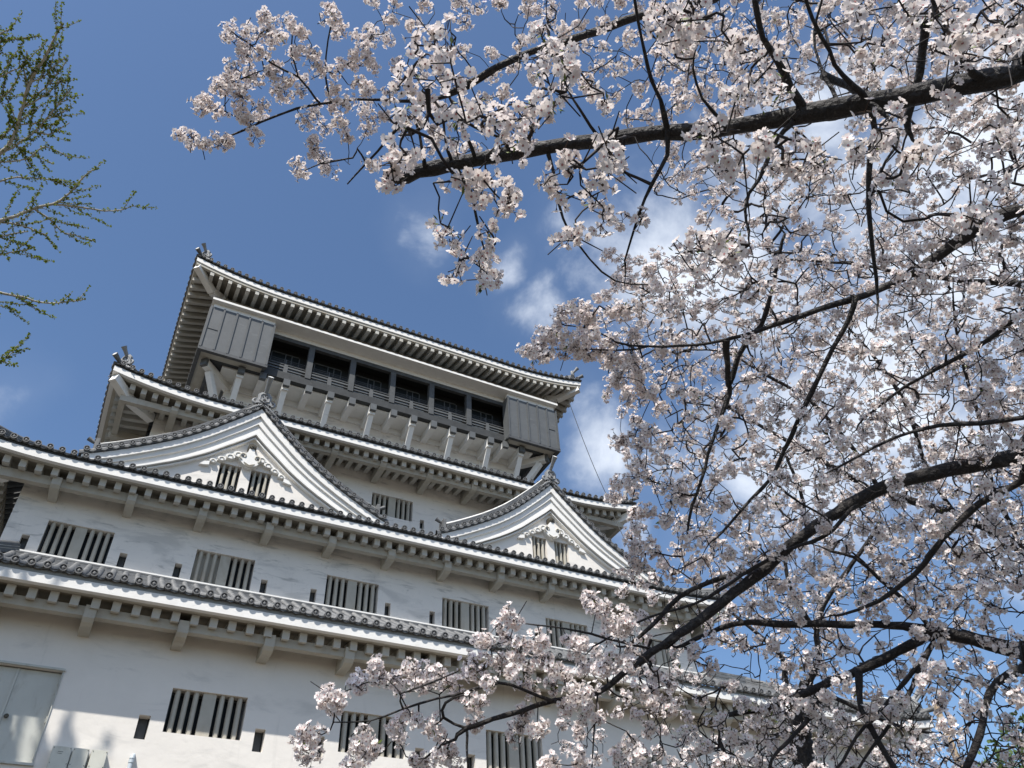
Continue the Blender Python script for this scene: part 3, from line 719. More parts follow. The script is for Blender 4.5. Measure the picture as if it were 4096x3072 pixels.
def cladding(x0, x1, y0, y1, faces):
    m = MB(); m.box(x0, x1, y0, y1, zB+.05, zT)
    c_ = m.build('cladding_panel', [m_black], castle)
    for i in range(6):
        x = x0+.03+(x1-x0-.06)*i/5; m = MB(); m.box(x-.045, x+.045, y0-.055, y0-.003, zB+.03, zT-.01); m.build('batten', m_batten, c_)
    xx = x0+.09 if faces == 'L' else x1-.68
    m = MB(); m.box(xx, xx+.5, y0-.025, y0-.004, zB+1.28, zB+1.31); m.build('rail', m_batten, c_)
    return c_
for sx in (0, 1):
    x0, x1 = (gL, gL+bw) if sx == 0 else (gR-bw, gR)
    cladding(x0, x1, 29.02, 29.62, 'LR'[sx])
    xi = x0 if sx == 0 else x1-.6
    m = MB(); m.box(xi, xi+.6, 29.63, 44.2, zB+.05, zT); c_ = m.build('cladding_panel', [m_black], castle)
    xo = x0-.05 if sx == 0 else x1
    for i in range(7):
        y = 29.1+i*.62; m = MB(); m.box(xo, xo+.05, y, y+.09, zB+.03, zT-.01); m.build('batten', m_batten, c_)
    # base frame: black rim round a pale recessed board
    m = MB(); m.box(x0-.04, x1+.04, 28.98, 29.16, zB-.12, zB+.045, 0)
    xa = x0-.04 if sx == 0 else x1-.14; m.box(xa, xa+.18, 29.163, 44.2, zB-.12, zB+.045, 0)
    m.box(x0+.15, x1-.15, 29.17, 29.60, zB-.02, zB+.04, 1)
    xb = x0+.145 if sx == 0 else x1-.62; m.box(xb, xb+.475, 29.61, 40, zB-.03, zB+.045, 1)
    m.build('floor_frame', [m_char, m_wood], castle)
    xa = x0+.62 if sx == 0 else x1-.8
    m = MB(); m.box(xa, xa+.18, 29.85, 44.2, zB-.14, zB+.2, 0); m.build('floor_beam', m_char, castle)
# long edge beam, white soffit boards, ceiling and inner wall
m = MB(); m.box(gL+.6, gR-.6, 29.58, 29.85, 26.20, 26.62); m.build('floor_beam', m_beam, castle)
m = MB(); m.box(1.6, 17.6, 29.86, 31.05, 26.12, 26.19); m.build('soffit', m_trim, castle)
m = MB(); m.box(1.3, 1.6, 29.86, 43, 26.12, 26.19); m.box(17.6, 17.9, 29.86, 43, 26.12, 26.19); m.build('soffit', m_trim, castle)
m = MB(); m.box(1.7, 17.5, 30.92, 30.99, 25.80, 26.115); m.box(1.7, 17.5, 30.95, 30.99, 25.2, 25.28); m.build('moulding', m_trim, castle)
for x in [4.3+2.18*i for i in range(6)]:
    m = MB(); m.box(x-.03, x+.03, 30.96, 30.99, 23.5, 25.19); m.box(x-.03, x+.03, 30.96, 30.99, 25.285, 25.795); m.build('moulding', m_trim, castle)
m = MB(); m.box(gL+.61, gR-.61, 30.45, 31.3, 26.61, 28.89); m.build('inner_wall', m_dark, castle)
m = MB(); m.box(gL+.61, gR-.61, 29.79, 31.19, 28.90, 28.945); m.build('ceiling_shade', m_dark, castle)  # near-black panel added below the pale slab to paint the gallery's shade
m = MB(); m.box(gL+.61, gR-.61, 29.9, 31.19, 26.3, 26.6); m.build('floor', m_char, castle)
m = MB(); m.box(gL+bw, gR-bw, 29.60, 29.80, 28.72, 28.94); m.build('lintel', m_char, castle)
cols = [5.22+2.18*i for i in range(5)]
for x in cols:
    m = MB(); m.box(x-.14, x+.14, 29.55, 29.83, 26.623, 28.715); m.build('gallery_post', m_grey, castle)
edges = [gL+bw]+[c for c in cols]+[gR-bw]
for i in range(6):
    a = edges[i]+(.15 if i else .01); b2 = edges[i+1]-(.15 if i < 5 else .01); mid = (a+b2)/2
    m = MB(); m.box(a, b2, 29.60, 29.70, 26.95, 27.03, 0); m.box(a, b2, 29.61, 29.69, 26.78, 26.83, 0); m.box(a, b2, 29.62, 29.68, 27.14, 27.17, 0)
    m.box(mid-.1, mid+.1, 29.59, 29.71, 26.625, 26.94, 0); m.box(mid-.08, mid+.08, 29.60, 29.70, 27.035, 27.13, 0)
    r_ = m.build('railing', [m_rail], castle)
    m = MB()
    for z in (27.30, 27.42, 27.54, 27.66): m.box(a, b2, 29.86, 29.885, z, z+.018)
    k = int((b2-a)/.055)
    for j in range(k+1): m.box(a+(b2-a)*j/k-.004, a+(b2-a)*j/k+.004, 29.89, 29.897, 26.65, 27.7)
    m.box(mid-.02, mid+.02, 29.85, 29.89, 26.62, 27.7)
    m.build('guard_fence', m_char, r_)
    m = MB(); m.box(a+.12, mid-.06, 29.93, 29.94, 26.62, 27.50); m.box(mid+.06, b2-.12, 29.93, 29.94, 26.62, 27.40); m.build('screen', mat_screen, r_)
    m = MB(); m.add([(mid-.7, 30.43, 26.7), (mid+.7, 30.43, 26.7), (mid+.7, 30.43, 28.5), (mid-.7, 30.43, 28.5)], [(0, 1, 2, 3)], 0)
    for x in (mid-.72, mid-.02, mid+.30, mid+.68): m.box(x, x+.04, 30.37, 30.428, 26.7, 28.5, 1)
    m.box(mid-.675, mid+.675, 30.38, 30.427, 28.503, 28.55, 1)
    m.build('gallery_window', [m_glass, m_rail], castle)
# cantilevers and struts under the gallery
def cantilever(x, strut, y_root=31.0):
    m = MB(); z0, z1 = 25.74, 26.11
    m.box(x-.15, x+.15, 29.62, y_root, z0, z1, 0); m.box(x-.155, x+.155, 29.44, 29.617, z0-.005, z1+.003, 1)
    b_ = m.build('cantilever', [m_trim, m_black], castle)
    if strut:
        m = MB(); a = .13
        m.hexa([(x-a, 29.78, 25.5), (x+a, 29.78, 25.5), (x+a, 30.95, 23.6), (x-a, 30.95, 23.6), (x-a, 29.66, 25.737), (x+a, 29.66, 25.737), (x+a, 30.99, 24.05), (x-a, 30.99, 24.05)])
        m.box(x-.16, x+.16, 29.63, 30.99, 25.60, 25.735)
        m.build('strut', m_trim, b_)
xs_ = 13.0-2.18*4
for i in range(6): cantilever(xs_+2.18*i, True)
for i in range(5): cantilever(xs_+1.09+2.18*i, False)
cantilever(3.15, False); cantilever(16.05, False)
cantilever(2.15, True); cantilever(17.05, True)
for sx in (0, 1):        # diagonal corner brackets
    ux = -1 if sx == 0 else 1; cx = 1.75 if sx == 0 else 17.43
    root = Vector((cx-ux*.1, 31.1, 25.93)); tip = Vector((cx+ux*1.2, 29.75, 25.93))
    m = MB(); m.beam(root, tip, .3, .37, 0); m.beam(tip, tip+(tip-root).normalized()*.16, .31, .38, 1); b_ = m.build('cantilever', [m_trim, m_black], castle)
    m = MB(); m.beam(Vector((cx-ux*.05, 31.05, 23.9)), Vector((cx+ux*.95, 29.98, 25.7)), .26, .3, 0, (0, 0, 1)); m.build('strut', m_trim, b_)
    m = MB(); m.beam(Vector((cx-ux*.2, 32.6, 25.93)), Vector((cx+ux*1.25, 32.6, 25.93)), .3, .37, 0); b_ = m.build('cantilever', [m_trim, m_black], castle)
    m = MB(); m.beam(Vector((cx, 32.6, 24.0)), Vector((cx+ux*.95, 32.6, 25.7)), .26, .3, 0); m.build('strut', m_trim, b_)

# ---- things fixed to or near the castle ------------------------------------
for i, (x0, x1, lb) in enumerate(((-.38, .03, 'cream metal meter box with rust streaks, leftmost of three on the castle wall'), (.05, .40, 'plain cream metal meter box in the middle of three on the castle wall'), (.45, .80, 'cream metal meter box nearest the grey pipe on the castle wall'))):
    t = thing('meter_box', lb, 'meter box', ((x0+x1)/2, 22, 5.75+EYE), 'meter boxes on the castle wall')
    m = MB(); m.box(x0, x1, 21.74, 21.997, 5.75, 6.5); m.build('housing', m_box, t)
    m = MB(); m.box(x0+.012, x1-.012, 21.722, 21.738, 5.762, 6.488); cv = m.build('cover', m_box, t)
    m = MB()
    for a, z in ((x0+.03, 6.46), (x1-.03, 6.46), (x0+.03, 6.13), (x1-.03, 6.13), (x0+.03, 5.79), (x1-.03, 5.79)): m.tube([(a, 21.722, z), (a, 21.712, z)], .009, 8)
    m.build('screws', m_boss, cv)
    if i == 0:
        m = MB(); m.box(x0+.13, x0+.24, 21.7165, 21.7205, 6.375, 6.383); m.box(x0+.14, x0+.23, 21.7165, 21.7205, 6.335, 6.341); m.build('warning_marks', m_char, cv)
t = thing('vent_pipe', 'pale grey plastic pipe with a collar fixed upright to the white wall', 'pipe', (1.36, 21.9, 5.3+EYE))
m = MB(); m.tube([(1.36, 21.88, 4.9), (1.36, 21.88, 6.40)], .055, 16); m.tube([(1.36, 21.88, 6.40), (1.37, 21.90, 6.50), (1.38, 21.99, 6.54)], [.055, .055, .05], 16); m.build('tube', m_pvc, t)
m = MB(); m.tube([(1.36, 21.88, 6.33), (1.36, 21.88, 6.40)], .066, 16); m.tube([(1.36, 21.88, 6.415), (1.37, 21.90, 6.50)], .064, 16); m.build('collar', m_pvc, t)
m = MB(); m.tube([(19.12+(21.35-19.12)*t_, 27.6+.4*t_, 28.6+(22.4-28.6)*t_-1.3*math.sin(PI*t_)*.35) for t_ in [i/14 for i in range(15)]], .018, 5)
o = m.build('cable', m_char); tag(o, 'thin dark cable hanging from the top roof down to the eave below', 'cable')
m = MB(); m.tube([(20.4, 26.9, 21.3), (20.8, 26.3, 18.5), (21.0, 25.6, 16.6)], .018, 5)
o = m.build('cable', m_char); tag(o, 'short thin cable hanging below the right corner of the third roof', 'cable')
# ------------------------------------------------------------------ trees
EYEV = Vector((0, 0, EYE))
def at(px, py, d): return EYEV+dray(px, py).normalized()*d
def pxr(w, d): return w*4096/2212/FOC*d/2*1.0          # half-width in metres of something w picture units wide at distance d
nrg = np.random.default_rng(11)

def catmull(P, k=6):
    """P: list of (Vector, radius); smooth curve through them"""
    out = []; n = len(P)
    for i in range(n-1):
        p0 = P[max(i-1, 0)]; p1 = P[i]; p2 = P[i+1]; p3 = P[min(i+2, n-1)]
        kk = max(2, min(14, int((p2[0]-p1[0]).length/.07))) if k is None else k
        for j in range(kk):
            t = j/kk; t2 = t*t; t3 = t2*t
            v = .5*((2*p1[0])+(p2[0]-p0[0])*t+(2*p0[0]-5*p1[0]+4*p2[0]-p3[0])*t2+(3*p1[0]-p0[0]-3*p2[0]+p3[0])*t3)
            out.append((v, p1[1]+(p2[1]-p1[1])*t))
    out.append(P[-1]); return out
def wobble(pts, amp, seed):
    r = random.Random(seed); res = []; off = Vector((0, 0, 0))
    for i, (p, ra) in enumerate(pts):
        off = off*.88+Vector((r.gauss(0, 1), r.gauss(0, 1), r.gauss(0, 1)))*amp
        res.append((p+(off if 0 < i < len(pts)-1 else Vector((0, 0, 0))), ra*(1+r.uniform(-.08, .14)*(1 if r.random() < .7 else 1.8))))
    return res

PETAL = []
def flower_template(fine, wob):
    """one blossom facing +Z, unit radius; returns verts, quads, material ids"""
    v = []; f = []; m = []; r = random.Random(wob)
    for k in range(5):
        a = 2*PI*k/5+r.uniform(-.1, .1); ca, sa = math.cos(a), math.sin(a)
        cup = r.uniform(.02, .38); ln = r.uniform(.9, 1.06); wd = r.uniform(.46, .56)
        def P(x, y, z): return (x*ca-y*sa, x*sa+y*ca, z)
        b0 = len(v)
        if fine:
            v += [P(.08, 0, -.05), P(.5*ln, -wd*.8, cup*.35), P(.86*ln, -wd*.75, cup), P(.9*ln, 0, cup*.85), P(.86*ln, wd*.75, cup), P(.5*ln, wd*.8, cup*.35), P(1.0*ln, -.16, cup*1.15), P(1.0*ln, .16, cup*1.15), P(.52*ln, 0, cup*.12)]
            f += [(b0, b0+1, b0+2, b0+8), (b0, b0+8, b0+4, b0+5), (b0+8, b0+2, b0+6, b0+3), (b0+8, b0+3, b0+7, b0+4)]; m += [0]*4
        else:
            v += [P(.06, 0, -.04), P(.62*ln, -wd*.92, cup*.5), P(.98*ln, 0, cup), P(.62*ln, wd*.92, cup*.5)]
            f += [(b0, b0+1, b0+2, b0+3)]; m += [0]
    b0 = len(v)          # centre: stamens / calyx star seen from behind
    for z, s, mi in ((.05, .21, 1), (-.09, .26, 2)):
        b0 = len(v)
        for k in range(4): a = PI/2*k; v.append((s*math.cos(a), s*math.sin(a), z))
        f.append((b0, b0+1, b0+2, b0+3)); m.append(mi)
    return np.array(v, dtype=np.float32), np.array(f, dtype=np.int32), np.array(m, dtype=np.int32)
TF = [flower_template(True, i) for i in range(6)]; TC = [flower_template(False, i) for i in range(6)]

class Crown:
    def __init__(s): s.V = []; s.F = []; s.M = []; s.n = 0
    def add(s, v, f, m): s.V.append(v.astype(np.float32)); s.F.append(f+s.n); s.M.append(m); s.n += len(v)
    def flowers(s, base, C, Nrm, rad, fine):
        """C: flower centres, Nrm: facing, rad: radii, base: spur the stalks rise from"""
        T = TF if fine else TC
        for c, n_, r in zip(C, Nrm, rad):
            tv, tf, tm = T[nrg.integers(6)]
            n_ = n_/np.linalg.norm(n_); ref = np.array([.3, .5, .81]) if abs(n_[2]) < .8 else np.array([1., 0, 0])
            a = np.cross(ref, n_); a /= np.linalg.norm(a); b_ = np.cross(n_, a); an = nrg.uniform(0, 6.28)
            a, b_ = a*math.cos(an)+b_*math.sin(an), b_*math.cos(an)-a*math.sin(an)
            s.add((tv[:, :1]*a+tv[:, 1:2]*b_+tv[:, 2:3]*n_)*r+c, tf, tm)
            # stalk and calyx tube
            e0 = base+(c-base)*.05; e1 = c-n_*r*.08; w = max(.0011, r*.062)
            d = e1-e0; dl = np.linalg.norm(d)
            if dl < 1e-4: continue
            d /= dl; x = np.cross(d, [.21, .35, .91]); x /= np.linalg.norm(x)+1e-9; y = np.cross(d, x)
            k = e1-d*r*.42
            ring = [x, -x*.5+y*.87, -x*.5-y*.87]
            vs = np.array([e0+q*w for q in ring]+[k+q*w for q in ring]+[e1+q*w*3.0 for q in ring])
            s.add(vs, np.array([(i, (i+1) % 3, 3+(i+1) % 3, 3+i) for i in range(3)]+[(3+i, 3+(i+1) % 3, 6+(i+1) % 3, 6+i) for i in range(3)]), np.array([2]*3+[2]*3))
    def cluster(s, p, R, n, fr, fine, axis=None):
        p = np.array(p); ax = np.array(axis if axis is not None else (0, 0, 1.)); ax = ax/(np.linalg.norm(ax)+1e-9)
        # a cherry umbel: several short spurs, each with a handful of flowers
        C = []; Nn = []; Bs = []
        k = max(1, int(round(n/4.5)))
        for i in range(k):
            sp = p-ax*R*nrg.uniform(-.4, .7)*.8+nrg.normal(0, .14, 3)*R
            for j in range(int(round(n/k))):
                d = nrg.normal(0, 1, 3); d[2] -= .15; d += ax*.25; d /= np.linalg.norm(d)
                c = sp+d*(R*nrg.uniform(.45, .82)); C.append(c); Bs.append(sp)
                nn = d*.9+nrg.normal(0, .28, 3); Nn.append(nn)
        for c, nn, bs in zip(C, Nn, Bs): s.flowers(bs, [c], [nn], [fr*nrg.uniform(.86, 1.1)], fine)
        if nrg.random() < .45:          # a few bronze-green leaf buds
            for j in range(nrg.integers(1, 4)):
                d = nrg.normal(0, 1, 3); d /= np.linalg.norm(d); a = np.cross(d, [.2, .9, .1]); a /= np.linalg.norm(a)
                o = p+d*R*.25; ln = R*nrg.uniform(.35, .6)
                s.add(np.array([o, o+d*ln*.5+a*ln*.17, o+d*ln, o+d*ln*.5-a*ln*.17]), np.array([(0, 1, 2, 3)]), np.array([3]))
    def build(s, name, mats, parent):
        V_ = np.concatenate(s.V); F_ = np.concatenate(s.F); M_ = np.concatenate(s.M)
        V_ = V_-np.array(parent['_o'], dtype=np.float32)
        me = bpy.data.meshes.new(name); me.vertices.add(len(V_)); me.vertices.foreach_set('co', V_.ravel())
        me.loops.add(len(F_)*4); me.loops.foreach_set('vertex_index', F_.ravel().astype(np.int32))
        me.polygons.add(len(F_)); me.polygons.foreach_set('loop_start', np.arange(0, len(F_)*4, 4, dtype=np.int32))
        me.polygons.foreach_set('material_index', M_.astype(np.int32))
        for m in mats: me.materials.append(m)
        me.update(calc_edges=True); me.validate()
        o = bpy.data.objects.new(name, me); link(o); o.parent = parent; return o

def petal_mat(name, col, trans, tcol):
    m = bpy.data.materials.new(name); m.use_nodes = True; t = m.node_tree; n = t.nodes; l = t.links
    n.clear(); out = n.new('ShaderNodeOutputMaterial'); d = n.new('ShaderNodeBsdfDiffuse'); tr = n.new('ShaderNodeBsdfTranslucent'); mx = n.new('ShaderNodeMixShader')
    geo = n.new('ShaderNodeNewGeometry')
    ramp = n.new('ShaderNodeValToRGB'); l.new(geo.outputs['Random Per Island'], ramp.inputs[0])
    e = ramp.color_ramp.elements; e[0].color = (col[0]*.99, col[1]*.93, col[2]*.94, 1); e[1].color = (*col, 1); e[1].position = .55
    l.new(ramp.outputs[0], d.inputs[0]); tr.inputs[0].default_value = (*tcol, 1); mx.inputs[0].default_value = trans
    l.new(d.outputs[0], mx.inputs[1]); l.new(tr.outputs[0], mx.inputs[2]); l.new(mx.outputs[0], out.inputs[0]); return m
m_petal = petal_mat("cherry_petal", (.90, .855, .825), .36, (.93, .84, .79))
m_heart = mat("blossom_heart", (.50, .22, .22), .7, (60, .4))
m_calyx = mat("blossom_stalk", (.065, .038, .026), .7, (30, .4))

class Tree:
    def __init__(s, name, label, base, group=None):
        s.root = thing(name, label, 'tree', base, group); s.pos = []; s.par = []; s.rad = []; s.fixed = []
        s.cr = Crown(); s.paths = []; s.limb_mats = m_bark
    def seg(s, pts, name='limb', n=12, attach=True, m=None, rough=.0):
        mb = MB(); mb.tube([p for p, r in pts], [r for p, r in pts], n); o = mb.build(name, m or s.limb_mats, s.root, lift=0)
        if attach:
            for p, r in pts: s.pos.append(tuple(p)); s.rad.append(r); s.par.append(-1); s.fixed.append(True)
        return o
    def limb(s, L, name='limb', seed=0, pre=None, n=12, amp=None, taper=True):
        """L: (px, py, distance, width) along the limb from thick to thin; pre: world points off the picture"""
        P = [(Vector(p), r) for p, r in (pre or [])]+[(at(x, y, d), pxr(w, d)) for x, y, d, w in L]
        if not pre and s.pos:      # start on the wood it grows from
            A_ = np.array(s.pos); j = int(np.argmin(np.linalg.norm(A_-np.array(P[0][0]), axis=1))); q = Vector(s.pos[j])
            if (q-P[0][0]).length < .03: P[0] = (q, P[0][1])
            else: P.insert(0, (q, P[0][1]*1.15))
        if taper:
            r_ = random.Random(seed+900); e, w_ = P[-1]; d_ = (P[-1][0]-P[-2][0]).normalized()
            for k in range(3 if L[-1][3] > 3.4 else 0):
                d_ = (d_+Vector((r_.gauss(0, .3), r_.gauss(0, .3), r_.gauss(.05, .3)))).normalized(); e = e+d_*r_.uniform(.04, .08); w_ = w_*.62; P.append((e, max(w_, .0016)))
        pts = catmull(P, None); a = amp if amp is not None else .12*min(r for _, r in P)+.003
        return s.seg(wobble(pts, a, seed), name, n)
    def grow(s, items, droop=.06, fine=True, tw=.0022, fr=.0185, maxd=None):
        """items: list of (position, R, nflowers). Twigs reach each cluster from the nearest wood."""
        P = np.array(s.pos); cap = len(P)+len(items)*13+10; A = np.zeros((cap, 3)); A[:len(P)] = P; cnt = len(P)
        pos = [np.array(it[0]) for it in items]
        dist = [np.min(np.linalg.norm(P-p, axis=1)) for p in pos]; order = np.argsort(dist)
        for oi in order:
            p = pos[oi]; D = np.linalg.norm(A[:cnt]-p, axis=1)
            j = int(np.argmin(D)); dd = D[j]
            if dd > .22:      # avoid all twigs leaving from one spot: choose among near ones
                near = np.where(D < dd*1.12+.01)[0]; j = int(near[nrg.integers(len(near))]); dd = D[j]
            q = A[j]; k = int(min(11, max(3, dd/.045))); path = [j]
            side = nrg.normal(0, 1, 3)*dd*.16; 
            for t in range(1, k+1):
                u = t/k; b_ = math.sin(PI*u)
                pt = q+(p-q)*u+side*b_+np.array([0, 0, droop*dd*b_*(-1 if p[2] < q[2] else 1)])+nrg.normal(0, .0042, 3)*(1 if t < k else 0)
                A[cnt] = pt; s.pos.append(tuple(pt)); s.par.append(path[-1]); s.rad.append(tw); s.fixed.append(False); path.append(cnt); cnt += 1
            s.paths.append(path); R = items[oi][1]; n = items[oi][2]
            ax = (A[path[-1]]-A[path[-2]])
            if n: s.cr.cluster(p, R, n, items[oi][3] if len(items[oi]) > 3 else fr, items[oi][4] if len(items[oi]) > 4 else fine, ax)
            # bare side spurs
            if nrg.random() < .5:
                b0 = A[path[max(1, k//2)]]; e = b0+nrg.normal(0, .05, 3); A[cnt] = e; s.pos.append(tuple(e)); s.par.append(path[max(1, k//2)]); s.rad.append(tw*.8); s.fixed.append(False); s.paths.append([path[max(1, k//2)], cnt]); cnt += 1
    def finish(s, twig_mat=None, flat=.36, base_r=.0021, sides=5):
        N_ = len(s.pos); load = np.ones(N_)
        for i in range(N_-1, -1, -1):
            if s.par[i] >= 0: load[s.par[i]] += load[i]*1.0
        mb = MB()
        for path in s.paths:
            rr = []
            for a in path:
                r = base_r*(max(1, load[a]/4))**flat
                rr.append(r)
            if s.fixed[path[0]]: rr[0] = rr[1]*1.25 if len(rr) > 1 else rr[0]
            else: rr[0] = min(rr[0], rr[1]*1.5)
            mb.tube([s.pos[a] for a in path], rr, sides)
        if mb.v:
            o = mb.build('twigs', twig_mat or m_twig, s.root, lift=0); o['kind'] = 'stuff'
        if s.cr.n: s.cr.build('crown', [m_petal, m_heart, m_calyx, m_leaf], s.root)

def poisson(poly, spacing, dens, seed, holes=(), skip=None):
    """evenly spread picture points inside a polygon, thinned by clumpy noise"""
    r = random.Random(seed); xs = [p[0] for p in poly]; ys = [p[1] for p in poly]; out = []; grid = {}
    ph = [(r.uniform(.008, .03), r.uniform(.008, .03), r.uniform(0, 6.28)) for _ in range(5)]
    def inside(x, y):
        c = False; n = len(poly)
        for i in range(n):
            x1, y1 = poly[i]; x2, y2 = poly[(i+1) % n]
            if (y1 > y) != (y2 > y) and x < (x2-x1)*(y-y1)/(y2-y1)+x1: c = not c
        return c
    area = (max(xs)-min(xs))*(max(ys)-min(ys))
    for _ in range(int(area/(spacing*spacing)*8)):
        x = r.uniform(min(xs), max(xs)); y = r.uniform(min(ys), max(ys))
        if not inside(x, y): continue
        if any((x-h[0])**2+(y-h[1])**2 < h[2]**2 for h in holes): continue
        nz = sum(math.sin(x*a+y*b_+c) for a, b_, c in ph)/5+sum(math.sin(x*b_*2.3-y*a*2.1+c) for a, b_, c in ph)/7
        if nz*.9+dens(x, y) < r.random(): continue
        gx, gy = int(x/spacing), int(y/spacing)
        if any((x-q[0])**2+(y-q[1])**2 < spacing**2 for i in (-1, 0, 1) for j in (-1, 0, 1) for q in grid.get((gx+i, gy+j), ())): continue
        grid.setdefault((gx, gy), []).append((x, y)); out.append((x, y))
    return out
def conv(lst, s, ox, oy): return [(ox+a*s, oy+b_*s) for a, b_ in lst]
jr = random.Random(5)

# ---- near cherry with the sawn-off limb ------------------------------------
tA = Tree('cherry_tree', 'near cherry tree whose thick sawn-off limb crosses the top of the view', (4.6, -1.7, 0), 'blossoming cherry trees')
tA.seg(wobble(catmull([(Vector((4.6, -1.7, -.1)), .26), (Vector((4.55, -1.66, .6)), .20), (Vector((4.4, -1.5, 1.5)), .17), (Vector((4.1, -1.2, 2.4)), .15)], 8), .006, 3), 'trunk', 16)
tA.limb([(2330, 125, 3.05, 42), (2212, 152, 3.0, 39), (2120, 172, 2.97, 40), (1980, 200, 2.95, 41), (1860, 219, 2.93, 38), (1740, 240, 2.92, 38), (1600, 263, 2.92, 32), (1480, 281, 2.92, 31), (1360, 296, 2.93, 30), (1240, 312, 2.95, 31), (1120, 331, 2.97, 31), (1020, 350, 3.0, 29), (930, 365, 3.02, 29), (870, 375, 3.03, 30), (828, 381, 3.04, 27)], pre=[((4.1, -1.2, 2.4), .12), ((3.3, -.6, 3.1), .085)], seed=1, n=16, amp=.0035, taper=False)
for i, l in enumerate([
    [(1728, 232, 2.92, 20), (1715, 185, 2.9, 15), (1690, 130, 2.86, 14), (1662, 80, 2.82, 12), (1645, 20, 2.78, 11), (1632, -60, 2.75, 10)],
    [(1440, 270, 2.9, 12), (1425, 215, 2.86, 8), (1405, 165, 2.82, 8), (1390, 110, 2.8, 6), (1375, 50, 2.78, 6), (1365, -30, 2.76, 5)],
    [(1450, 288, 2.9, 11), (1438, 335, 2.88, 8), (1408, 400, 2.86, 7), (1385, 460, 2.85, 5), (1352, 560, 2.86, 4)],
    [(1182, 335, 2.95, 9), (1190, 375, 2.93, 6), (1205, 440, 2.9, 6), (1225, 500, 2.9, 5), (1270, 560, 2.92, 4), (1330, 605, 2.95, 4), (1400, 615, 3.0, 3)],
    [(1705, 262, 2.9, 13), (1690, 285, 2.88, 9), (1655, 330, 2.84, 9), (1625, 390, 2.8, 8), (1600, 450, 2.78, 6), (1612, 500, 2.76, 5)],
    [(1820, 215, 2.95, 8), (1790, 160, 3.0, 6), (1765, 100, 3.05, 5), (1770, 40, 3.1, 5), (1790, -20, 3.1, 4)],
    [(1860, 208, 2.9, 11), (1820, 165, 2.86, 9), (1800, 110, 2.82, 7), (1760, 40, 2.8, 7), (1740, -30, 2.8, 6)],
    [(2100, 165, 2.9, 14), (2065, 110, 2.8, 8), (2030, 50, 2.7, 7), (2000, -20, 2.65, 6)],
    [(985, 362, 3.0, 9), (1010, 400, 2.98, 7), (1025, 450, 2.96, 6), (1040, 510, 2.95, 5), (1055, 560, 2.95, 4), (1058, 600, 2.95, 3)],
    [(918, 362, 3.0, 10), (915, 320, 2.95, 6), (905, 270, 2.9, 5)], [(970, 350, 3.0, 8), (955, 300, 2.9, 5), (945, 240, 2.8, 5), (905, 200, 2.7, 4)],
    [(1018, 345, 3.0, 10), (1005, 290, 2.9, 7), (985, 240, 2.85, 5), (950, 180, 2.8, 4)], [(1098, 330, 2.98, 12), (1085, 300, 2.9, 8), (1060, 285, 2.85, 6)],
    [(1145, 325, 2.98, 12), (1150, 300, 2.9, 8), (1170, 260, 2.85, 6), (1200, 230, 2.8, 4)], [(1288, 300, 2.95, 8), (1260, 240, 2.85, 5), (1220, 180, 2.7, 4), (1200, 110, 2.6, 4)],
    [(1560, 262, 2.95, 8), (1520, 215, 2.9, 5), (1500, 150, 2.85, 4)], [(1900, 225, 2.9, 9), (1950, 290, 2.85, 6), (1930, 350, 2.8, 5), (1900, 400, 2.8, 4)],
    [(1880, 225, 3.3, 12), (1878, 330, 3.3, 11), (1872, 450, 3.3, 9), (1880, 560, 3.3, 8), (1890, 640, 3.3, 6)]]):
    tA.limb(l, 'branch' if i else 'branch', seed=20+i, n=9)
near = []
z2n = [(560, 250), (640, 300), (520, 480), (600, 560), (760, 400), (700, 620), (500, 680), (760, 700), (650, 800), (780, 850), (860, 660), (960, 760), (1050, 680), (1180, 640), (1240, 600), (1260, 700), (1350, 660), (1060, 800), (1290, 250), (1360, 300), (1340, 420), (1430, 460), (1380, 520), (1500, 940), (1620, 900), (1700, 950), (1560, 1040), (1650, 1080), (1480, 1000), (1380, 1100), (1720, 1050), (1550, 1180), (1640, 1230), (1790, 1290), (1400, 1370), (1470, 1400), (2000, 60), (2060, 100), (2130, 200), (2060, 240), (2150, 130), (440, 920), (520, 900), (380, 980), (400, 1080), (900, 1000), (860, 1100), (1050, 1110), (1110, 1170), (1070, 1240), (930, 1180), (690, 1380), (740, 1410), (980, 1390), (950, 1430), (880, 1560), (790, 1580), (900, 1620), (980, 1630), (740, 220), (540, 330), (470, 600), (830, 470), (1280, 330), (1600, 560), (1150, 860)]
for x, y in conv(z2n, .3662, 702, 0): near.append((x, y, 2.55+jr.uniform(-.25, .3), 5))
z3n = [(90, 60), (170, 120), (120, 200), (200, 260), (250, 120), (470, 280), (540, 340), (600, 330), (500, 260), (760, 420), (520, 540), (620, 600), (740, 440), (1180, 60), (1250, 120), (1200, 250), (1280, 40), (1550, 40), (1500, 100), (1620, 100), (1650, 30), (1440, 160), (1900, 150), (1990, 160), (1800, 330), (1700, 290), (2080, 180), (2160, 120), (2130, 280), (1760, 220), (1850, 260), (540, 880), (620, 900), (660, 830), (720, 1000), (800, 960), (860, 880), (930, 860), (1000, 900), (1020, 960), (880, 1000), (260, 840), (330, 820), (370, 900), (420, 960), (230, 1440), (280, 1500), (380, 1430), (450, 1460), (520, 1440), (210, 1560), (400, 1540), (480, 1520), (1290, 750), (1260, 860), (1340, 830), (1400, 790), (1760, 600), (2010, 520), (2100, 760), (2050, 830), (1530, 950), (1600, 920), (1450, 1040), (1400, 1120), (2060, 1110), (1860, 1290), (1930, 1330)]
for x, y in conv(z3n, .3667, 1404, 0): near.append((x, y, 2.7+jr.uniform(-.3, .4), 5))
items = []
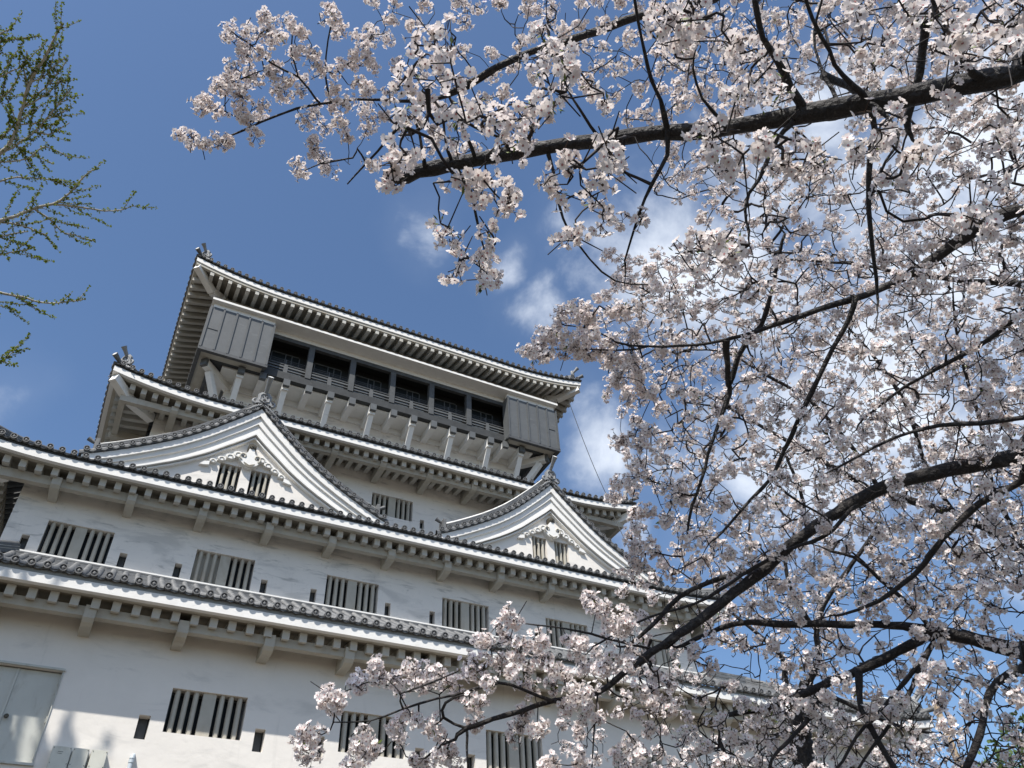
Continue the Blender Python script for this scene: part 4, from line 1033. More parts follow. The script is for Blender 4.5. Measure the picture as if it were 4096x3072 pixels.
for x, y, d, n in near:
    for k in range(2 if jr.random() < .55 else 3):
        items.append((tuple(at(x+jr.gauss(0, 15), y+jr.gauss(0, 15), d+jr.gauss(0, .04))), .046, n, .0180, True))
for x, y in poisson([(1250, 0), (2230, 0), (2230, 480), (1550, 480), (1350, 330)], 75, lambda x, y: .6, 31): items.append((tuple(at(x, y, 2.85+jr.uniform(-.25, .3))), .04, 0))
tA.grow(items, droop=.12, tw=.0018); tA.finish(base_r=.0019)

# ---- big cherry whose limbs spread in from the right ------------------------
tB = Tree('cherry_tree', 'large spreading cherry tree with many long dark limbs reaching in from the right', (6.9, 1.9, 0), 'blossoming cherry trees')
tB.seg(wobble(catmull([(Vector((6.9, 1.9, -.1)), .34), (Vector((6.85, 1.9, .6)), .26), (Vector((6.6, 1.9, 1.6)), .22), (Vector((6.2, 1.85, 2.6)), .19), (Vector((6.0, 1.5, 3.4)), .15), (Vector((5.6, 1.1, 4.4)), .12)], 8), .008, 4), 'trunk', 18)
fork = [((6.0, 1.6, 3.2), .09)]; hi = [((5.6, 1.1, 4.4), .09)]
LB = [
 ('limb', [(2300, 960, 5.4, 30), (2212, 978, 5.3, 28), (2100, 1003, 5.2, 26), (1960, 1035, 5.1, 24), (1885, 1062, 5.05, 24), (1785, 1118, 5.0, 23), (1700, 1180, 4.95, 21), (1650, 1228, 4.9, 24), (1560, 1300, 4.8, 18), (1480, 1360, 4.75, 16), (1380, 1430, 4.7, 14), (1332, 1470, 4.68, 12), (1290, 1500, 4.62, 9), (1200, 1515, 4.5, 10), (1130, 1535, 4.45, 9), (1010, 1575, 4.4, 9), (985, 1600, 4.4, 6)], fork),
 ('limb', [(2300, 1425, 5.6, 30), (2212, 1408, 5.5, 27), (2100, 1382, 5.4, 24), (2020, 1370, 5.35, 26), (1950, 1355, 5.3, 15), (1830, 1349, 5.2, 14), (1700, 1350, 5.1, 14), (1620, 1345, 5.0, 11), (1530, 1365, 4.95, 9), (1470, 1395, 4.9, 7)], [((6.3, 1.85, 2.3), .10)]),
 ('limb', [(2020, 1372, 5.35, 18), (1935, 1412, 5.3, 17), (1850, 1452, 5.25, 17), (1750, 1495, 5.2, 14), (1660, 1530, 5.1, 11), (1590, 1545, 5.0, 9), (1540, 1555, 5.0, 6)], None),
 ('limb', [(2300, 440, 5.2, 26), (2212, 452, 5.1, 24), (2160, 462, 5.05, 23), (2080, 510, 5.0, 21), (1990, 575, 4.95, 18), (1900, 622, 4.9, 14), (1800, 655, 4.85, 12), (1700, 690, 4.8, 10), (1600, 722, 4.75, 8), (1500, 742, 4.7, 6), (1400, 748, 4.7, 5), (1330, 738, 4.7, 4), (1285, 714, 4.7, 3), (1235, 704, 4.7, 2.4)], hi),
 ('branch', [(1400, 748, 4.7, 4), (1330, 756, 4.7, 3.5), (1260, 752, 4.7, 3), (1190, 752, 4.7, 2.4), (1145, 754, 4.7, 2)], None),
 ('limb', [(1620, -60, 5.6, 20), (1520, 0, 5.5, 18), (1400, 28, 5.45, 16), (1260, 72, 5.4, 15), (1150, 110, 5.35, 14), (1080, 146, 5.3, 13), (1010, 180, 5.3, 11), (930, 228, 5.3, 8), (870, 270, 5.3, 7), (815, 330, 5.3, 5), (750, 398, 5.3, 3)], [((5.6, 1.1, 4.4), .10), (tuple(at(2600, -250, 6.4)), .08), (tuple(at(2000, -260, 6.0)), .07)]),
 ('limb', [(1080, 148, 5.3, 8), (1010, 190, 5.3, 6), (940, 212, 5.3, 7), (875, 215, 5.3, 7), (800, 212, 5.3, 6), (740, 215, 5.3, 6), (690, 222, 5.3, 5), (640, 232, 5.3, 5), (560, 262, 5.3, 4.5), (500, 290, 5.3, 4), (445, 312, 5.3, 3)], None),
 ('branch', [(682, 215, 5.3, 5), (640, 168, 5.3, 4), (580, 135, 5.3, 4), (540, 95, 5.3, 3), (500, 68, 5.3, 2.5)], None), ('branch', [(710, 214, 5.3, 4), (703, 160, 5.3, 3.5), (710, 90, 5.3, 3), (715, 50, 5.3, 2.5)], None),
 ('branch', [(645, 155, 5.3, 3.5), (630, 110, 5.3, 3), (632, 65, 5.3, 2.5)], None), ('branch', [(560, 262, 5.3, 3), (520, 255, 5.3, 2.5), (488, 240, 5.3, 2), (487, 205, 5.3, 2)], None),
 ('branch', [(770, 320, 5.3, 4), (760, 340, 5.3, 3), (700, 350, 5.3, 3), (655, 370, 5.3, 2)], None),
 ('branch', [(1375, 760, 5.0, 0.1), (1847, 640, 4.8, 11), (1830, 690, 4.8, 10), (1800, 745, 4.78, 10), (1768, 815, 4.75, 10), (1737, 875, 4.75, 10), (1707, 945, 4.75, 9), (1684, 1000, 4.75, 8), (1667, 1030, 4.75, 7), (1620, 1080, 4.7, 6), (1560, 1150, 4.65, 5)][1:], None),
 ('branch', [(1667, 1030, 4.75, 6), (1700, 1065, 4.7, 5), (1760, 1100, 4.7, 4)], None),
 ('branch', [(2300, 640, 5.2, 10), (2212, 676, 5.2, 9), (2141, 724, 5.2, 8), (2075, 768, 5.2, 8), (2009, 803, 5.2, 7), (1930, 850, 5.2, 5), (1860, 905, 5.2, 4)], [((5.6, 1.1, 4.4), .04)]),
 ('branch', [(2300, 890, 4.6, 11), (2212, 900, 4.6, 10), (2119, 913, 4.6, 9), (2031, 917, 4.6, 8), (1965, 935, 4.6, 6), (1890, 965, 4.6, 5), (1800, 1010, 4.6, 4)], [((6.0, 1.5, 3.4), .04)]),
 ('limb', [(2300, 990, 4.9, 12), (2212, 1040, 4.9, 12), (2120, 1090, 4.9, 12), (2040, 1165, 4.9, 11), (1980, 1240, 4.9, 9), (1900, 1300, 4.9, 7), (1820, 1330, 4.9, 5)], [((6.0, 1.6, 3.2), .05)]),
 ('branch', [(1850, 1082, 5.03, 9), (1780, 1160, 4.85, 8), (1700, 1190, 4.8, 7), (1600, 1240, 4.8, 8), (1500, 1300, 4.75, 6), (1400, 1330, 4.7, 5), (1300, 1385, 4.7, 4)], None),
 ('branch', [(1640, 1232, 4.9, 8), (1560, 1248, 4.88, 10), (1470, 1290, 4.85, 10), (1410, 1350, 4.8, 9), (1360, 1390, 4.8, 6)], None),
 ('branch', [(2018, 1365, 5.3, 10), (1960, 1300, 5.25, 9), (1900, 1250, 5.2, 8), (1850, 1205, 5.2, 6), (1800, 1190, 5.2, 5)], None),
 ('branch', [(1855, 1455, 5.2, 13), (1858, 1500, 5.15, 12), (1865, 1540, 5.1, 11), (1900, 1600, 5.05, 10), (1940, 1665, 5.0, 9), (1960, 1720, 5, 8)], None),
 ('limb', [(2260, 1420, 5.4, 16), (2212, 1440, 5.0, 15), (2150, 1475, 4.9, 14), (2125, 1530, 4.8, 13), (2108, 1585, 4.75, 12), (2075, 1670, 4.7, 11), (2050, 1730, 4.7, 10)], [((6.3, 1.85, 2.3), .05)]),
 ('branch', [(2015, 1385, 5.35, 11), (1950, 1470, 5.2, 8), (1900, 1530, 5.1, 8), (1845, 1590, 5.0, 6), (1800, 1660, 4.9, 5)], None),
 ('branch', [(2020, 1385, 5.35, 10), (1975, 1480, 5.2, 8), (1930, 1560, 5.1, 7), (1870, 1640, 5.0, 5), (1840, 1700, 5, 4)], None),
 ('branch', [(1780, 1495, 5.2, 9), (1740, 1560, 5.1, 9), (1700, 1600, 5.0, 7), (1665, 1640, 4.9, 6), (1650, 1700, 4.9, 5)], None),
 ('branch', [(1415, 1500, 5.0, 5), (1560, 1555, 5.0, 8), (1555, 1600, 5.0, 8), (1580, 1660, 4.95, 7), (1590, 1710, 4.9, 6)][1:], None),
 ('branch', [(1560, 1290, 4.8, 7), (1500, 1340, 4.78, 6), (1440, 1400, 4.75, 6), (1370, 1395, 4.7, 5), (1250, 1362, 4.6, 4), (1160, 1350, 4.5, 3), (1110, 1340, 4.5, 2.5)], None),
 ('branch', [(1195, 1515, 4.45, 8), (1130, 1490, 4.4, 6), (1080, 1475, 4.35, 6), (980, 1500, 4.3, 5), (870, 1530, 4.25, 4), (800, 1555, 4.2, 3), (720, 1560, 4.2, 2.5)], None),
 ('branch', [(1010, 1575, 4.4, 6), (960, 1550, 4.35, 6), (962, 1520, 4.3, 5), (1000, 1500, 4.3, 4)], None),
 ('branch', [(860, 1530, 4.25, 4), (862, 1500, 4.2, 3.5), (930, 1475, 4.2, 3.5), (990, 1450, 4.25, 3)], None),
 ('branch', [(1010, 1590, 4.4, 5), (1010, 1640, 4.4, 4), (1020, 1700, 4.4, 4)], None),
 ('branch', [(1290, 1500, 4.6, 3.5), (1283, 1580, 4.5, 3), (1278, 1670, 4.5, 3)], None),
 ('branch', [(1780, 395, 4.0, 0.1), (1570, 830, 4.9, 12), (1590, 770, 4.9, 11), (1640, 700, 4.9, 10), (1660, 640, 4.9, 8), (1690, 520, 4.9, 6)][1:], None),
 ('branch', [(1575, 850, 4.9, 10), (1545, 930, 4.85, 8), (1520, 1010, 4.8, 6), (1490, 1090, 4.8, 6), (1480, 1150, 4.8, 4)], None),
 ('branch', [(2010, -40, 4.4, 16), (1995, 60, 4.4, 15), (1985, 160, 4.4, 14), (1960, 260, 4.4, 12)], [((5.6, 1.1, 4.4), .07), (tuple(at(2500, -250, 5.2)), .05)]),
]
for i, (nm, l, pre) in enumerate(LB): tB.limb(l, nm, seed=60+i, pre=pre, n=12 if l[0][3] > 14 else 8)
mid = []          # clusters read off the silhouette
z1c = [(1360, 170), (1335, 215), (1450, 195), (1520, 200), (1560, 95), (1580, 130), (1640, 235), (1610, 220), (1740, 150), (1700, 130), (1790, 200), (1760, 300), (1720, 310), (1840, 310), (1950, 60), (1970, 110), (2010, 165), (1990, 190), (1550, 300), (1450, 330), (1430, 310), (1350, 390), (1370, 430), (1460, 440), (1500, 460), (1620, 400), (1610, 440), (1640, 520), (1700, 480), (1680, 560), (1790, 470), (1760, 540), (1880, 400), (1970, 440), (2010, 380), (1980, 520), (1170, 590), (1220, 600), (1270, 650), (1190, 650), (1320, 520), (1290, 510), (1390, 530), (1430, 560), (1380, 490), (1480, 480), (1420, 660), (1450, 700), (1540, 630), (1540, 690), (1500, 790), (1310, 830), (1330, 840), (1060, 800), (1120, 800), (1200, 850), (1130, 840), (1830, 680), (1870, 650), (1800, 720), (1930, 760), (2010, 720), (2050, 800), (1850, 840), (1850, 890), (1900, 920), (1760, 980), (1770, 1020), (1950, 990), (1930, 1010), (2130, 230), (2170, 280), (2190, 230), (2090, 390), (2150, 350), (2110, 480), (2170, 520), (2060, 600), (2150, 640), (2180, 700), (2000, 610), (2160, 760), (1960, 630), (2190, 960), (2090, 330)]
for x, y in conv(z1c, .3662, 0, 0): mid.append((x, y, 5.3+jr.uniform(-.25, .25)))
z4c = [(50, 1270), (20, 1250), (60, 1310), (160, 1170), (230, 1130), (270, 1080), (300, 1150), (200, 1190), (370, 1150), (430, 1190), (480, 1100), (560, 1100), (620, 1120), (540, 1180), (640, 1150), (720, 1180), (790, 1110), (820, 1060), (860, 1120), (760, 1250), (820, 1290), (890, 1300), (410, 1420), (470, 1360), (520, 1400), (400, 1480), (600, 1420), (640, 1460), (220, 1490), (240, 1560), (190, 1540), (500, 1610), (560, 1640), (640, 1590), (690, 1560), (720, 1620), (1060, 820), (1030, 790), (910, 920), (980, 880), (1030, 920), (880, 950), (1100, 960), (1180, 930), (1220, 960), (1000, 1040), (950, 1060), (1080, 1040), (1060, 1110), (1150, 1080), (1240, 1050), (1310, 1100), (1100, 1180), (1180, 1220), (1280, 1200), (1060, 1460), (1110, 1420), (1190, 1440), (1230, 1420), (1140, 1340), (1400, 1220), (1450, 1280), (1500, 1230), (1390, 930), (1450, 950), (1430, 1010), (1500, 700), (1570, 730), (1530, 770), (1480, 690), (1600, 840), (1650, 880), (1700, 830), (1720, 900), (1560, 1090), (1480, 1080), (1620, 1050), (1700, 1010), (1750, 1080), (1780, 1240), (1860, 1210), (1830, 1270), (1900, 1300), (1960, 1320), (1740, 1530), (1780, 1590), (1430, 1590), (1460, 1640), (1250, 1650), (1290, 1630), (130, 1650), (840, 1400), (930, 1180), (1350, 1130)]
for x, y in conv(z4c, .3815, 702, 1026): mid.append((x, y, 4.45+jr.uniform(-.2, .25)))
z2s = [(1320, 300), (1380, 340), (1420, 300), (1480, 220), (1430, 180), (1420, 240), (1500, 170), (1540, 120), (1520, 60), (1580, 60), (1640, 100), (1700, 60), (1560, 200), (1600, 260), (1640, 300), (1560, 320), (1660, 200), (1720, 120), (1740, 220), (1700, 330), (1760, 300), (1840, 260), (1850, 350), (1900, 420), (1950, 350), (1960, 200), (2000, 430), (1870, 480), (1460, 330), (1350, 300)]
for x, y in conv(z2s, .3662, 648, 648): mid.append((x, y, 4.7+jr.uniform(-.12, .15)))
zsil = [(10, 280), (60, 330), (110, 400), (40, 470), (180, 300), (240, 290), (160, 20), (250, 60), (270, 140), (200, 170), (370, 100), (130, 230), (400, 190), (220, 540), (300, 560), (210, 640), (260, 740), (330, 700), (200, 930), (240, 940), (300, 890), (330, 960), (300, 1050), (210, 1150), (270, 1140), (200, 1220), (330, 1110), (350, 1290), (320, 1300), (280, 1410), (300, 1460), (380, 1490), (250, 1580), (320, 1560), (440, 1330), (470, 1240), (520, 1190), (520, 1220)]
for x, y in conv(zsil, .4385, 1242, 540): mid.append((x, y, 4.75+jr.uniform(-.15, .3)))
for x, y in [(655, 1600), (680, 1580), (668, 1628), (648, 1582), (712, 1500), (735, 1512), (722, 1522), (785, 1592), (808, 1612), (770, 1640), (540, 100)][:10]: mid.append((x, y, 4.2))
polyM = [(1130, -20), (2250, -20), (2250, 1690), (1330, 1690), (1200, 1600), (1230, 1460), (1290, 1400), (1290, 1330), (1350, 1260), (1375, 1150), (1350, 1040), (1330, 930), (1300, 830), (1330, 660), (1330, 560), (1480, 540), (1500, 420), (1400, 300), (1250, 210), (1180, 90)]
def densM(x, y):
    d = .72
    if y < 330 and x < 1500: d = .55
    if 300 < y < 560 and x > 1500: d = .42
    if y > 1330 and x > 1500: d = .42 if x < 1850 else .26
    if 560 < y < 1250 and x > 1420: d = .80
    return d
holes = [(1690, 335, 45), (1800, 300, 60), (1990, 340, 50), (1610, 440, 40), (1600, 1050, 45), (1470, 1090, 30), (1620, 1440, 52), (1870, 1445, 40), (1990, 1530, 40), (2130, 1600, 60), (2190, 1330, 45), (1750, 1260, 30), (1820, 560, 40), (1480, 600, 25), (1560, 260, 30), (1340, 60, 30), (2150, 380, 40), (2030, 1250, 40), (1960, 690, 25), (1450, 900, 20)]
for x, y in poisson(polyM, 34, lambda x, y: densM(x, y)+.14, 3, holes): mid.append((x, y, jr.choice((4.7, 5.0, 5.3, 5.7, 6.1))+jr.uniform(-.2, .2)))
polyT = [(800, 0), (1180, 0), (1190, 120), (1170, 200), (1150, 300), (1060, 360), (900, 330), (820, 250), (790, 180), (820, 90), (770, 60)]
for x, y in poisson(polyT, 40, lambda x, y: .62, 9, [(1060, 60, 40), (1210, 60, 30)]): mid.append((x, y, 5.3+jr.uniform(-.3, .3)))
items = [(tuple(at(x, y, d)), (.060+jr.uniform(-.012, .014)), jr.randint(24, 33), .0175, d < 5.2) for x, y, d in mid]
for x, y in poisson([(1380, 560), (2240, 300), (2240, 1680), (1500, 1680), (1300, 1500), (1420, 1200), (1380, 900)], 34, lambda x, y: .75, 32): items.append((tuple(at(x, y, jr.uniform(4.5, 5.8))), .04, 0))
tB.grow(items, droop=.13, tw=.002); tB.finish(base_r=.0023, flat=.31)

# ---- cherry behind, its trunk rising at the lower right ----------------------
bC = at(1738, 1659, 9.6)
tC = Tree('cherry_tree', 'farther cherry tree with small dense blossom, its trunk rising at the lower right', (bC.x, bC.y, 0), 'blossoming cherry trees')
top = at(1745, 1480, 9.5)
tC.seg(wobble(catmull([(Vector((bC.x, bC.y, -.1)), .24), (Vector((bC.x, bC.y, 1.2)), .17), (Vector((bC.x-.05, bC.y, 2.6)), .13), (at(1738, 1659, 9.6), .115), (at(1728, 1560, 9.55), .10), (top, .085)], 8), .006, 8), 'trunk', 14)
LC = [[(1728, 1560, 9.5, 14), (1700, 1480, 9.5, 12), (1690, 1420, 9.5, 10), (1640, 1370, 9.5, 8), (1590, 1330, 9.5, 6)], [(1745, 1480, 9.5, 15), (1770, 1420, 9.5, 12), (1765, 1360, 9.5, 11), (1790, 1290, 9.5, 9), (1850, 1210, 9.5, 8), (1900, 1130, 9.6, 7)],
      [(1765, 1360, 9.5, 10), (1720, 1290, 9.4, 8), (1700, 1200, 9.4, 7), (1740, 1100, 9.4, 7), (1700, 980, 9.4, 6)], [(2300, 1240, 9.2, 20), (2212, 1195, 9.1, 18), (2150, 1150, 9.0, 16), (2060, 1112, 8.9, 14), (1960, 1080, 8.8, 14), (1885, 1058, 8.8, 12), (1800, 1012, 8.7, 11), (1735, 972, 8.7, 10), (1660, 928, 8.7, 7), (1575, 885, 8.7, 5), (1480, 870, 8.7, 3)],
      [(2300, 630, 8.5, 13), (2212, 615, 8.4, 12), (2080, 607, 8.3, 11), (1950, 590, 8.2, 8), (1860, 572, 8.2, 6), (1700, 560, 8.2, 4)], [(1900, 1065, 8.8, 9), (1850, 980, 8.7, 8), (1760, 880, 8.6, 7), (1640, 800, 8.5, 6), (1560, 760, 8.5, 4), (1450, 760, 8.5, 3)],
      [(2060, 1112, 8.9, 9), (2000, 1000, 8.7, 8), (1960, 880, 8.6, 7), (1900, 780, 8.5, 6), (1830, 700, 8.5, 4)], [(2212, 1195, 9.1, 9), (2150, 1060, 8.9, 8), (2120, 920, 8.7, 7), (2080, 780, 8.6, 6), (2060, 660, 8.5, 4)],
      [(1745, 1480, 9.5, 10), (1830, 1520, 9.5, 8), (1920, 1560, 9.5, 6), (2000, 1580, 9.5, 4)], [(1728, 1560, 9.5, 9), (1650, 1600, 9.5, 7), (1560, 1610, 9.5, 5), (1480, 1640, 9.5, 4)]]
far_pre = {3: [((bC.x+5.6, bC.y-3.5, 2.2), .16)], 4: [((bC.x+5.6, bC.y-3.5, 2.2), .1)]}
LCpre = {3: [(tuple(at(2500, 1500, 9.3)), .12)], 4: [(tuple(at(2500, 700, 8.6)), .07)]}
for i, l in enumerate(LC): tC.limb(l, 'limb' if l[0][3] > 11 else 'branch', seed=130+i, pre=LCpre.get(i), n=9)
back = []
polyF = [(1300, 640), (1420, 560), (1620, 520), (1800, 500), (2260, 480), (2260, 1260), (2000, 1290), (1800, 1330), (1700, 1300), (1560, 1280), (1480, 1200), (1400, 1050), (1370, 900), (1320, 800), (1260, 760)]
for x, y in poisson(polyF, 23.5, lambda x, y: .80, 21, [(1600, 1050, 35), (2140, 640, 50), (1940, 700, 35), (1440, 1100, 40), (1560, 960, 25)]): back.append((x, y, 8.6+jr.uniform(-.6, .6)))
polyG = [(1480, 1330), (1620, 1300), (1800, 1280), (1830, 1400), (1780, 1520), (1900, 1580), (1990, 1620), (2060, 1560), (2120, 1690), (1400, 1690), (1480, 1600), (1600, 1560), (1690, 1500), (1570, 1390)]
for x, y in poisson(polyG, 21, lambda x, y: .95, 22, [(1620, 1440, 40)]): back.append((x, y, 9.5+jr.uniform(-.5, .5)))
polyH = [(1500, 20), (2260, -20), (2260, 480), (1800, 500), (1500, 500), (1400, 380)]
for x, y in poisson(polyH, 31, lambda x, y: .30, 23, [(1690, 335, 50), (1800, 300, 60)]): back.append((x, y, 8.2+jr.uniform(-.5, .5)))
items = [(tuple(at(x, y, d)), .075+jr.uniform(-.01, .012), jr.randint(15, 20), .0215, False) for x, y, d in back]
for x, y in poisson([(1400, 560), (2240, 480), (2240, 1660), (1500, 1660), (1420, 1200)], 36, lambda x, y: .6, 33): items.append((tuple(at(x, y, jr.uniform(8.2, 9.4))), .04, 0))
tC.grow(items, droop=.10, tw=.003); tC.finish(base_r=.0036, flat=.31, sides=4)

# ---- ginkgo coming into leaf, far left --------------------------------------
def tufts(mb, p, d, r):
    """a spur with a rosette of small fan leaves"""
    for k in range(5):
        a = nrg.uniform(0, 6.28); ref = Vector(nrg.normal(0, 1, 3)).normalized(); ax = (ref*.8+Vector((0, 0, .35))).normalized()
        s_ = ax.cross(Vector(nrg.normal(0, 1, 3))).normalized(); q = Vector(p)
        mb.add([q, q+ax*r*.75+s_*r*.5, q+ax*r+s_*r*.05, q+ax*r*.75-s_*r*.42], [(0, 1, 2, 3)])
tG = Tree('ginkgo_tree', 'tall ginkgo tree with small green leaf tufts along pale twigs at the left edge', (-9.0, 13.0, 0)); tG.limb_mats = m_gbark
tG.seg(wobble(catmull([(Vector((-9, 13, -.1)), .42), (Vector((-9, 13, 3)), .3), (Vector((-8.9, 13.1, 7)), .24), (Vector((-8.9, 13, 12)), .17), (Vector((-8.8, 13, 17)), .10), (Vector((-8.8, 13, 20)), .04)], 8), .01, 5), 'trunk', 14)
G = 19.0; dg = 19
LG = [[(-60, 405, dg, 8), (0, 333, dg, 7), (26, 304, dg, 6.5), (48, 234, dg, 6), (66, 176, dg, 5.5), (88, 135, dg, 5), (114, 88, dg, 3.5), (137, 50, dg, 2.5)],
      [(-60, 500, dg, 7), (0, 475, dg, 6), (29, 465, dg, 5.5), (73, 449, dg, 5), (121, 437, dg, 4.5), (154, 410, dg, 3.5), (183, 381, dg, 2.5), (206, 367, dg, 2)],
      [(110, 441, dg, 4), (157, 446, dg, 3.5), (220, 454, dg, 3), (257, 455, dg, 2.5), (289, 443, dg, 1.6)], [(73, 449, dg, 3.5), (110, 476, dg, 3), (135, 502, dg, 2.5), (165, 511, dg, 2.2), (206, 521, dg, 1.6)],
      [(0, 480, dg, 3), (40, 485, dg, 3), (75, 497, dg, 2.5), (100, 507, dg, 2)], [(-40, 615, dg, 4), (0, 630, dg, 4), (59, 643, dg, 3.2), (94, 653, dg, 2.8), (150, 650, dg, 2.2), (184, 645, dg, 1.6)],
      [(-20, 400, dg, 3), (10, 388, dg, 3), (50, 384, dg, 2.5), (100, 388, dg, 2), (124, 386, dg, 1.6)], [(-30, 345, dg, 3), (10, 350, dg, 3), (60, 340, dg, 2.6), (100, 318, dg, 2.4), (150, 342, dg, 1.6)],
      [(0, 333, dg, 4), (40, 310, dg, 3.6), (75, 285, dg, 3.2), (110, 240, dg, 3), (130, 215, dg, 2.4), (155, 190, dg, 1.6)], [(75, 285, dg, 3), (110, 290, dg, 2.5), (150, 265, dg, 1.6)],
      [(-30, 560, dg, 3), (0, 550, dg, 3), (35, 545, dg, 2.2), (66, 538, dg, 1.6)], [(-30, 240, dg, 3), (0, 215, dg, 3), (25, 190, dg, 2.6), (50, 135, dg, 2)], [(-30, 180, dg, 3), (0, 165, dg, 3), (30, 150, dg, 2.2), (52, 140, dg, 1.6)],
      [(48, 234, dg, 3.2), (80, 205, dg, 2.6), (110, 180, dg, 2.2), (148, 128, dg, 1.6)], [(66, 176, dg, 3), (95, 165, dg, 2.4), (120, 140, dg, 2), (148, 125, dg, 1.5)], [(60, 190, dg, 3), (50, 150, dg, 2.4), (58, 110, dg, 1.6)],
      [(-30, 95, dg, 3), (0, 75, dg, 2.6), (28, 60, dg, 1.6)], [(-30, 122, dg, 2), (4, 110, dg, 1.6)], [(-25, 500, dg, 4), (0, 510, dg, 3), (60, 500, dg, 2)], [(20, 310, dg, 3), (60, 330, dg, 2.4), (116, 355, dg, 1.6)],
      [(48, 234, dg, 3), (100, 205, dg, 2.4), (135, 172, dg, 1.6)], [(35, 270, dg, 3), (85, 262, dg, 2.4), (155, 232, dg, 1.6)], [(-20, 30, dg, 2.5), (0, 300, dg, 2), (30, 260, dg, 1.6), (10, 200, dg, 1.6)][1:], [(-15, 780, 17, 2), (0, 784, 17, 1.6), (6, 782, 17, 1.4)],
      [(-30, 300, dg, 3), (10, 290, dg, 2.6), (45, 250, dg, 2)], [(-30, 640, dg, 2.4), (0, 660, dg, 2), (20, 663, dg, 1.5)]]
leafm = MB(); gi = 0
def leafy(pts, step=.036, r=.050):
    for (a, ra), (b_, rb) in zip(pts, pts[1:]):
        L_ = (b_-a).length; k = max(1, int(L_/step))
        for j in range(k):
            p = a.lerp(b_, (j+nrg.random())/k)+Vector(nrg.normal(0, 1, 3))*(.010+ra*.6); tufts(leafm, p, None, r*nrg.uniform(.6, 1.1))
def sprays(pts, seed, n_):
    r = random.Random(seed); k = len(pts)
    for i in range(n_):
        j = r.randint(int(k*.15), k-2); p, ra = pts[j]; d = (pts[j+1][0]-p).normalized()
        s_ = d.cross(dray(200, 400)).normalized()*(1 if r.random() < .5 else -1)
        u = (d*r.uniform(.7, 1.0)+s_*r.uniform(.45, .7)).normalized(); ln = r.uniform(.4, .95)*(1-.4*j/k)
        P = catmull([(p, .009), (p+u*ln*.5+Vector((0, 0, .02)), .007), (p+u*ln+Vector((0, 0, .07)), .004)], 4); twg.tube([q for q, _ in P], [w for _, w in P], 4); leafy(P, .033)
twg = MB()
for i, l in enumerate(LG):
    pre = [((-8.9, 13.1, 9.0), .09), ((-7.0, 11.6, 12.0), .06)] if i in (0, 1) else None
    P = [(Vector(p), r_) for p, r_ in (pre or [])]+[(at(x, y, d), max(.006, pxr(w, d))) for x, y, d, w in l]
    pts = wobble(catmull(P, 5), .006, 200+i); tG.seg(pts, 'branch', 6, m=m_gbark, attach=False); leafy(pts[8:] if pre else pts); sprays(pts, 300+i, 10 if i in (0, 1, 8) else 4)
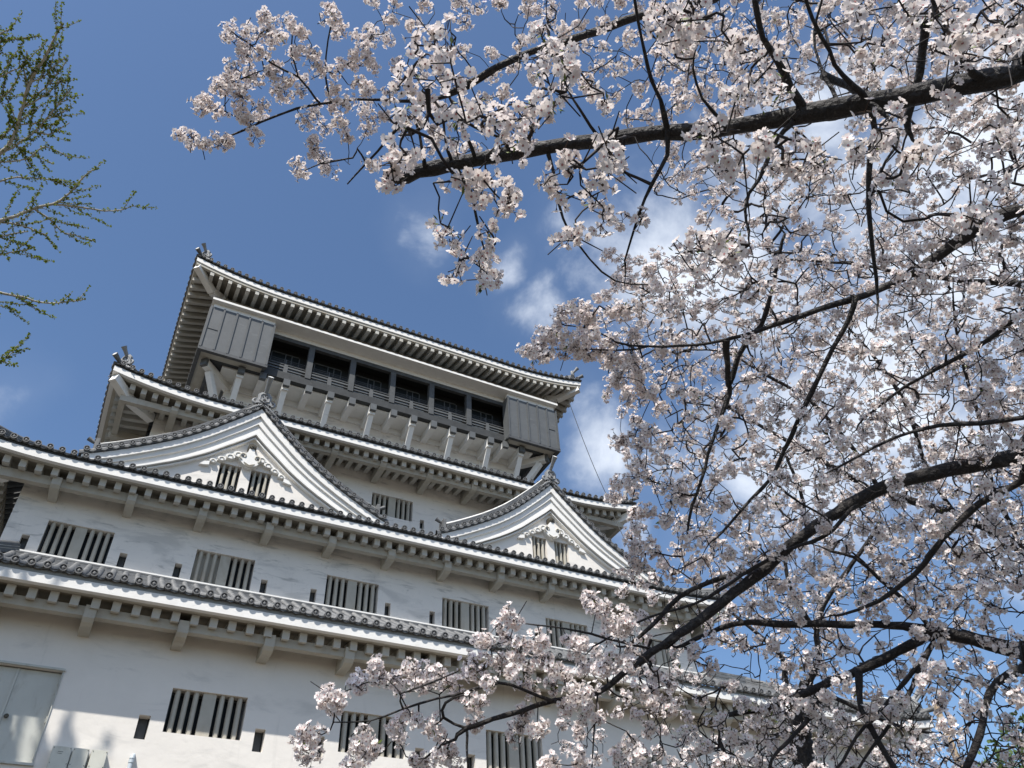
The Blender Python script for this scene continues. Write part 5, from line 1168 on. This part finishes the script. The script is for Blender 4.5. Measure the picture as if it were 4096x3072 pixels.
# crown beyond the left edge of the view; it dapples the castle wall
r_ = random.Random(77)
for i in range(60):
    z = r_.uniform(8.5, 18.5); a = r_.uniform(-.9, 2.6); ln = r_.uniform(2.4, 5.2)*(1-(z-8)/18)
    tip = Vector((-8.9+ln*math.cos(a), 13+ln*math.sin(a)*1.25, z+ln*.45))
    if tip.x > -4.9+max(0, (12-tip.y))*.0: tip.x = -4.9-r_.random()
    P = catmull([(Vector((-8.9, 13, z)), .05), (Vector((-8.9, 13, z)).lerp(tip, .5)+Vector((0, 0, .2)), .03), (tip, .008)], 5)
    twg.tube([q for q, _ in P], [w for _, w in P], 5); leafy(P, .08, .11)
def in_view(p):
    v = p-EYEV; z = v.dot(fwd); return z > 0 and abs(v.dot(rt2)/z)*FOC < 2110 and abs(v.dot(up2)/z)*FOC < 1600
for i in range(80):
    t = r_.uniform(2.6, 9.5); tip = Vector((r_.uniform(-2.2, 2.0)-t, 21.9-t, 6.0+EYE+r_.uniform(-.6, .5)+2*t))
    z = min(19, max(9, tip.z-2.0)); a = Vector((-8.9, 13, z)); P = catmull([(a, .05), (a.lerp(tip, .5)+Vector((-.3, 0, .3)), .03), (tip, .008)], 6)
    if any(in_view(q) for q, _ in P): continue
    twg.tube([q for q, _ in P], [w for _, w in P], 5); leafy(P[6:], .045, .12); keep = leafm
    for k in range(5):
        b0 = P[r_.randint(7, len(P)-1)][0]; e = b0+Vector((r_.gauss(0, .6), r_.gauss(0, .6), r_.gauss(.1, .4)))
        if in_view(e): continue
        Q = catmull([(b0, .012), (e, .004)], 4); twg.tube([q for q, _ in Q], [w for _, w in Q], 4); leafy(Q, .03, .12)
o = twg.build('twigs', m_gbark, tG.root, lift=0); o['kind'] = 'stuff'
m_gleaf = petal_mat("ginkgo_leaf", (.15, .19, .03), .3, (.24, .30, .03))
leafm.build('crown', m_gleaf, tG.root, lift=0)

# ---- pole and tree at the lower right edge ----------------------------------
t = thing('timber_pole', 'bare pale timber pole leaning behind the white wing, lower right', 'pole', (31.8, 21.5, 0))
a = at(2018, 1515, 40); b_ = at(2060, 1622, 40); d = (b_-a)
m = MB(); m.tube([a-d*.02, a+d*1.0, a+d*2.2], [.13, .14, .16], 10); m.build('shaft', m_pole, t, lift=0)
m = MB(); c_ = a+d*.4; m.tube([c_-d*.02, c_+d*.03], [.19, .19], 10); m.build('collar', m_pole, t, lift=0)
t.location = Vector(t.location)
bE = at(2230, 1640, 26)
tE = thing('evergreen_tree', 'dark green leafy tree beyond the cherries at the right edge', 'tree', (bE.x+.8, bE.y, 0))
m = MB(); m.tube([(bE.x+.8, bE.y, 0), (bE.x+.8, bE.y, 3), (bE.x+.9, bE.y, bE.z+1.5)], [.25, .2, .08], 10); m.build('trunk', m_gtwig, tE, lift=0)
m = MB()
for i in range(5200):
    v = Vector(nrg.normal(0, 1, 3)); v = v.normalized()*(nrg.random()**.45)
    if math.sin(v.x*7+1)*math.sin(v.y*6)+math.sin(v.z*8+v.x*3) < -.5: continue
    p = Vector((bE.x+.9+v.x*2.0, bE.y+v.y*2.0, bE.z-.6+v.z*1.9)); q = Vector(nrg.normal(0, 1, 3)).normalized(); s_ = q.cross(Vector(nrg.normal(0, 1, 3))).normalized()
    m.add([p, p+q*.10+s_*.05, p+q*.2, p+q*.10-s_*.05], [(0, 1, 2, 3)])
m.build('crown', m_green, tE, lift=0)
for o in bpy.data.objects:
    if '_o' in o.keys(): del o['_o']
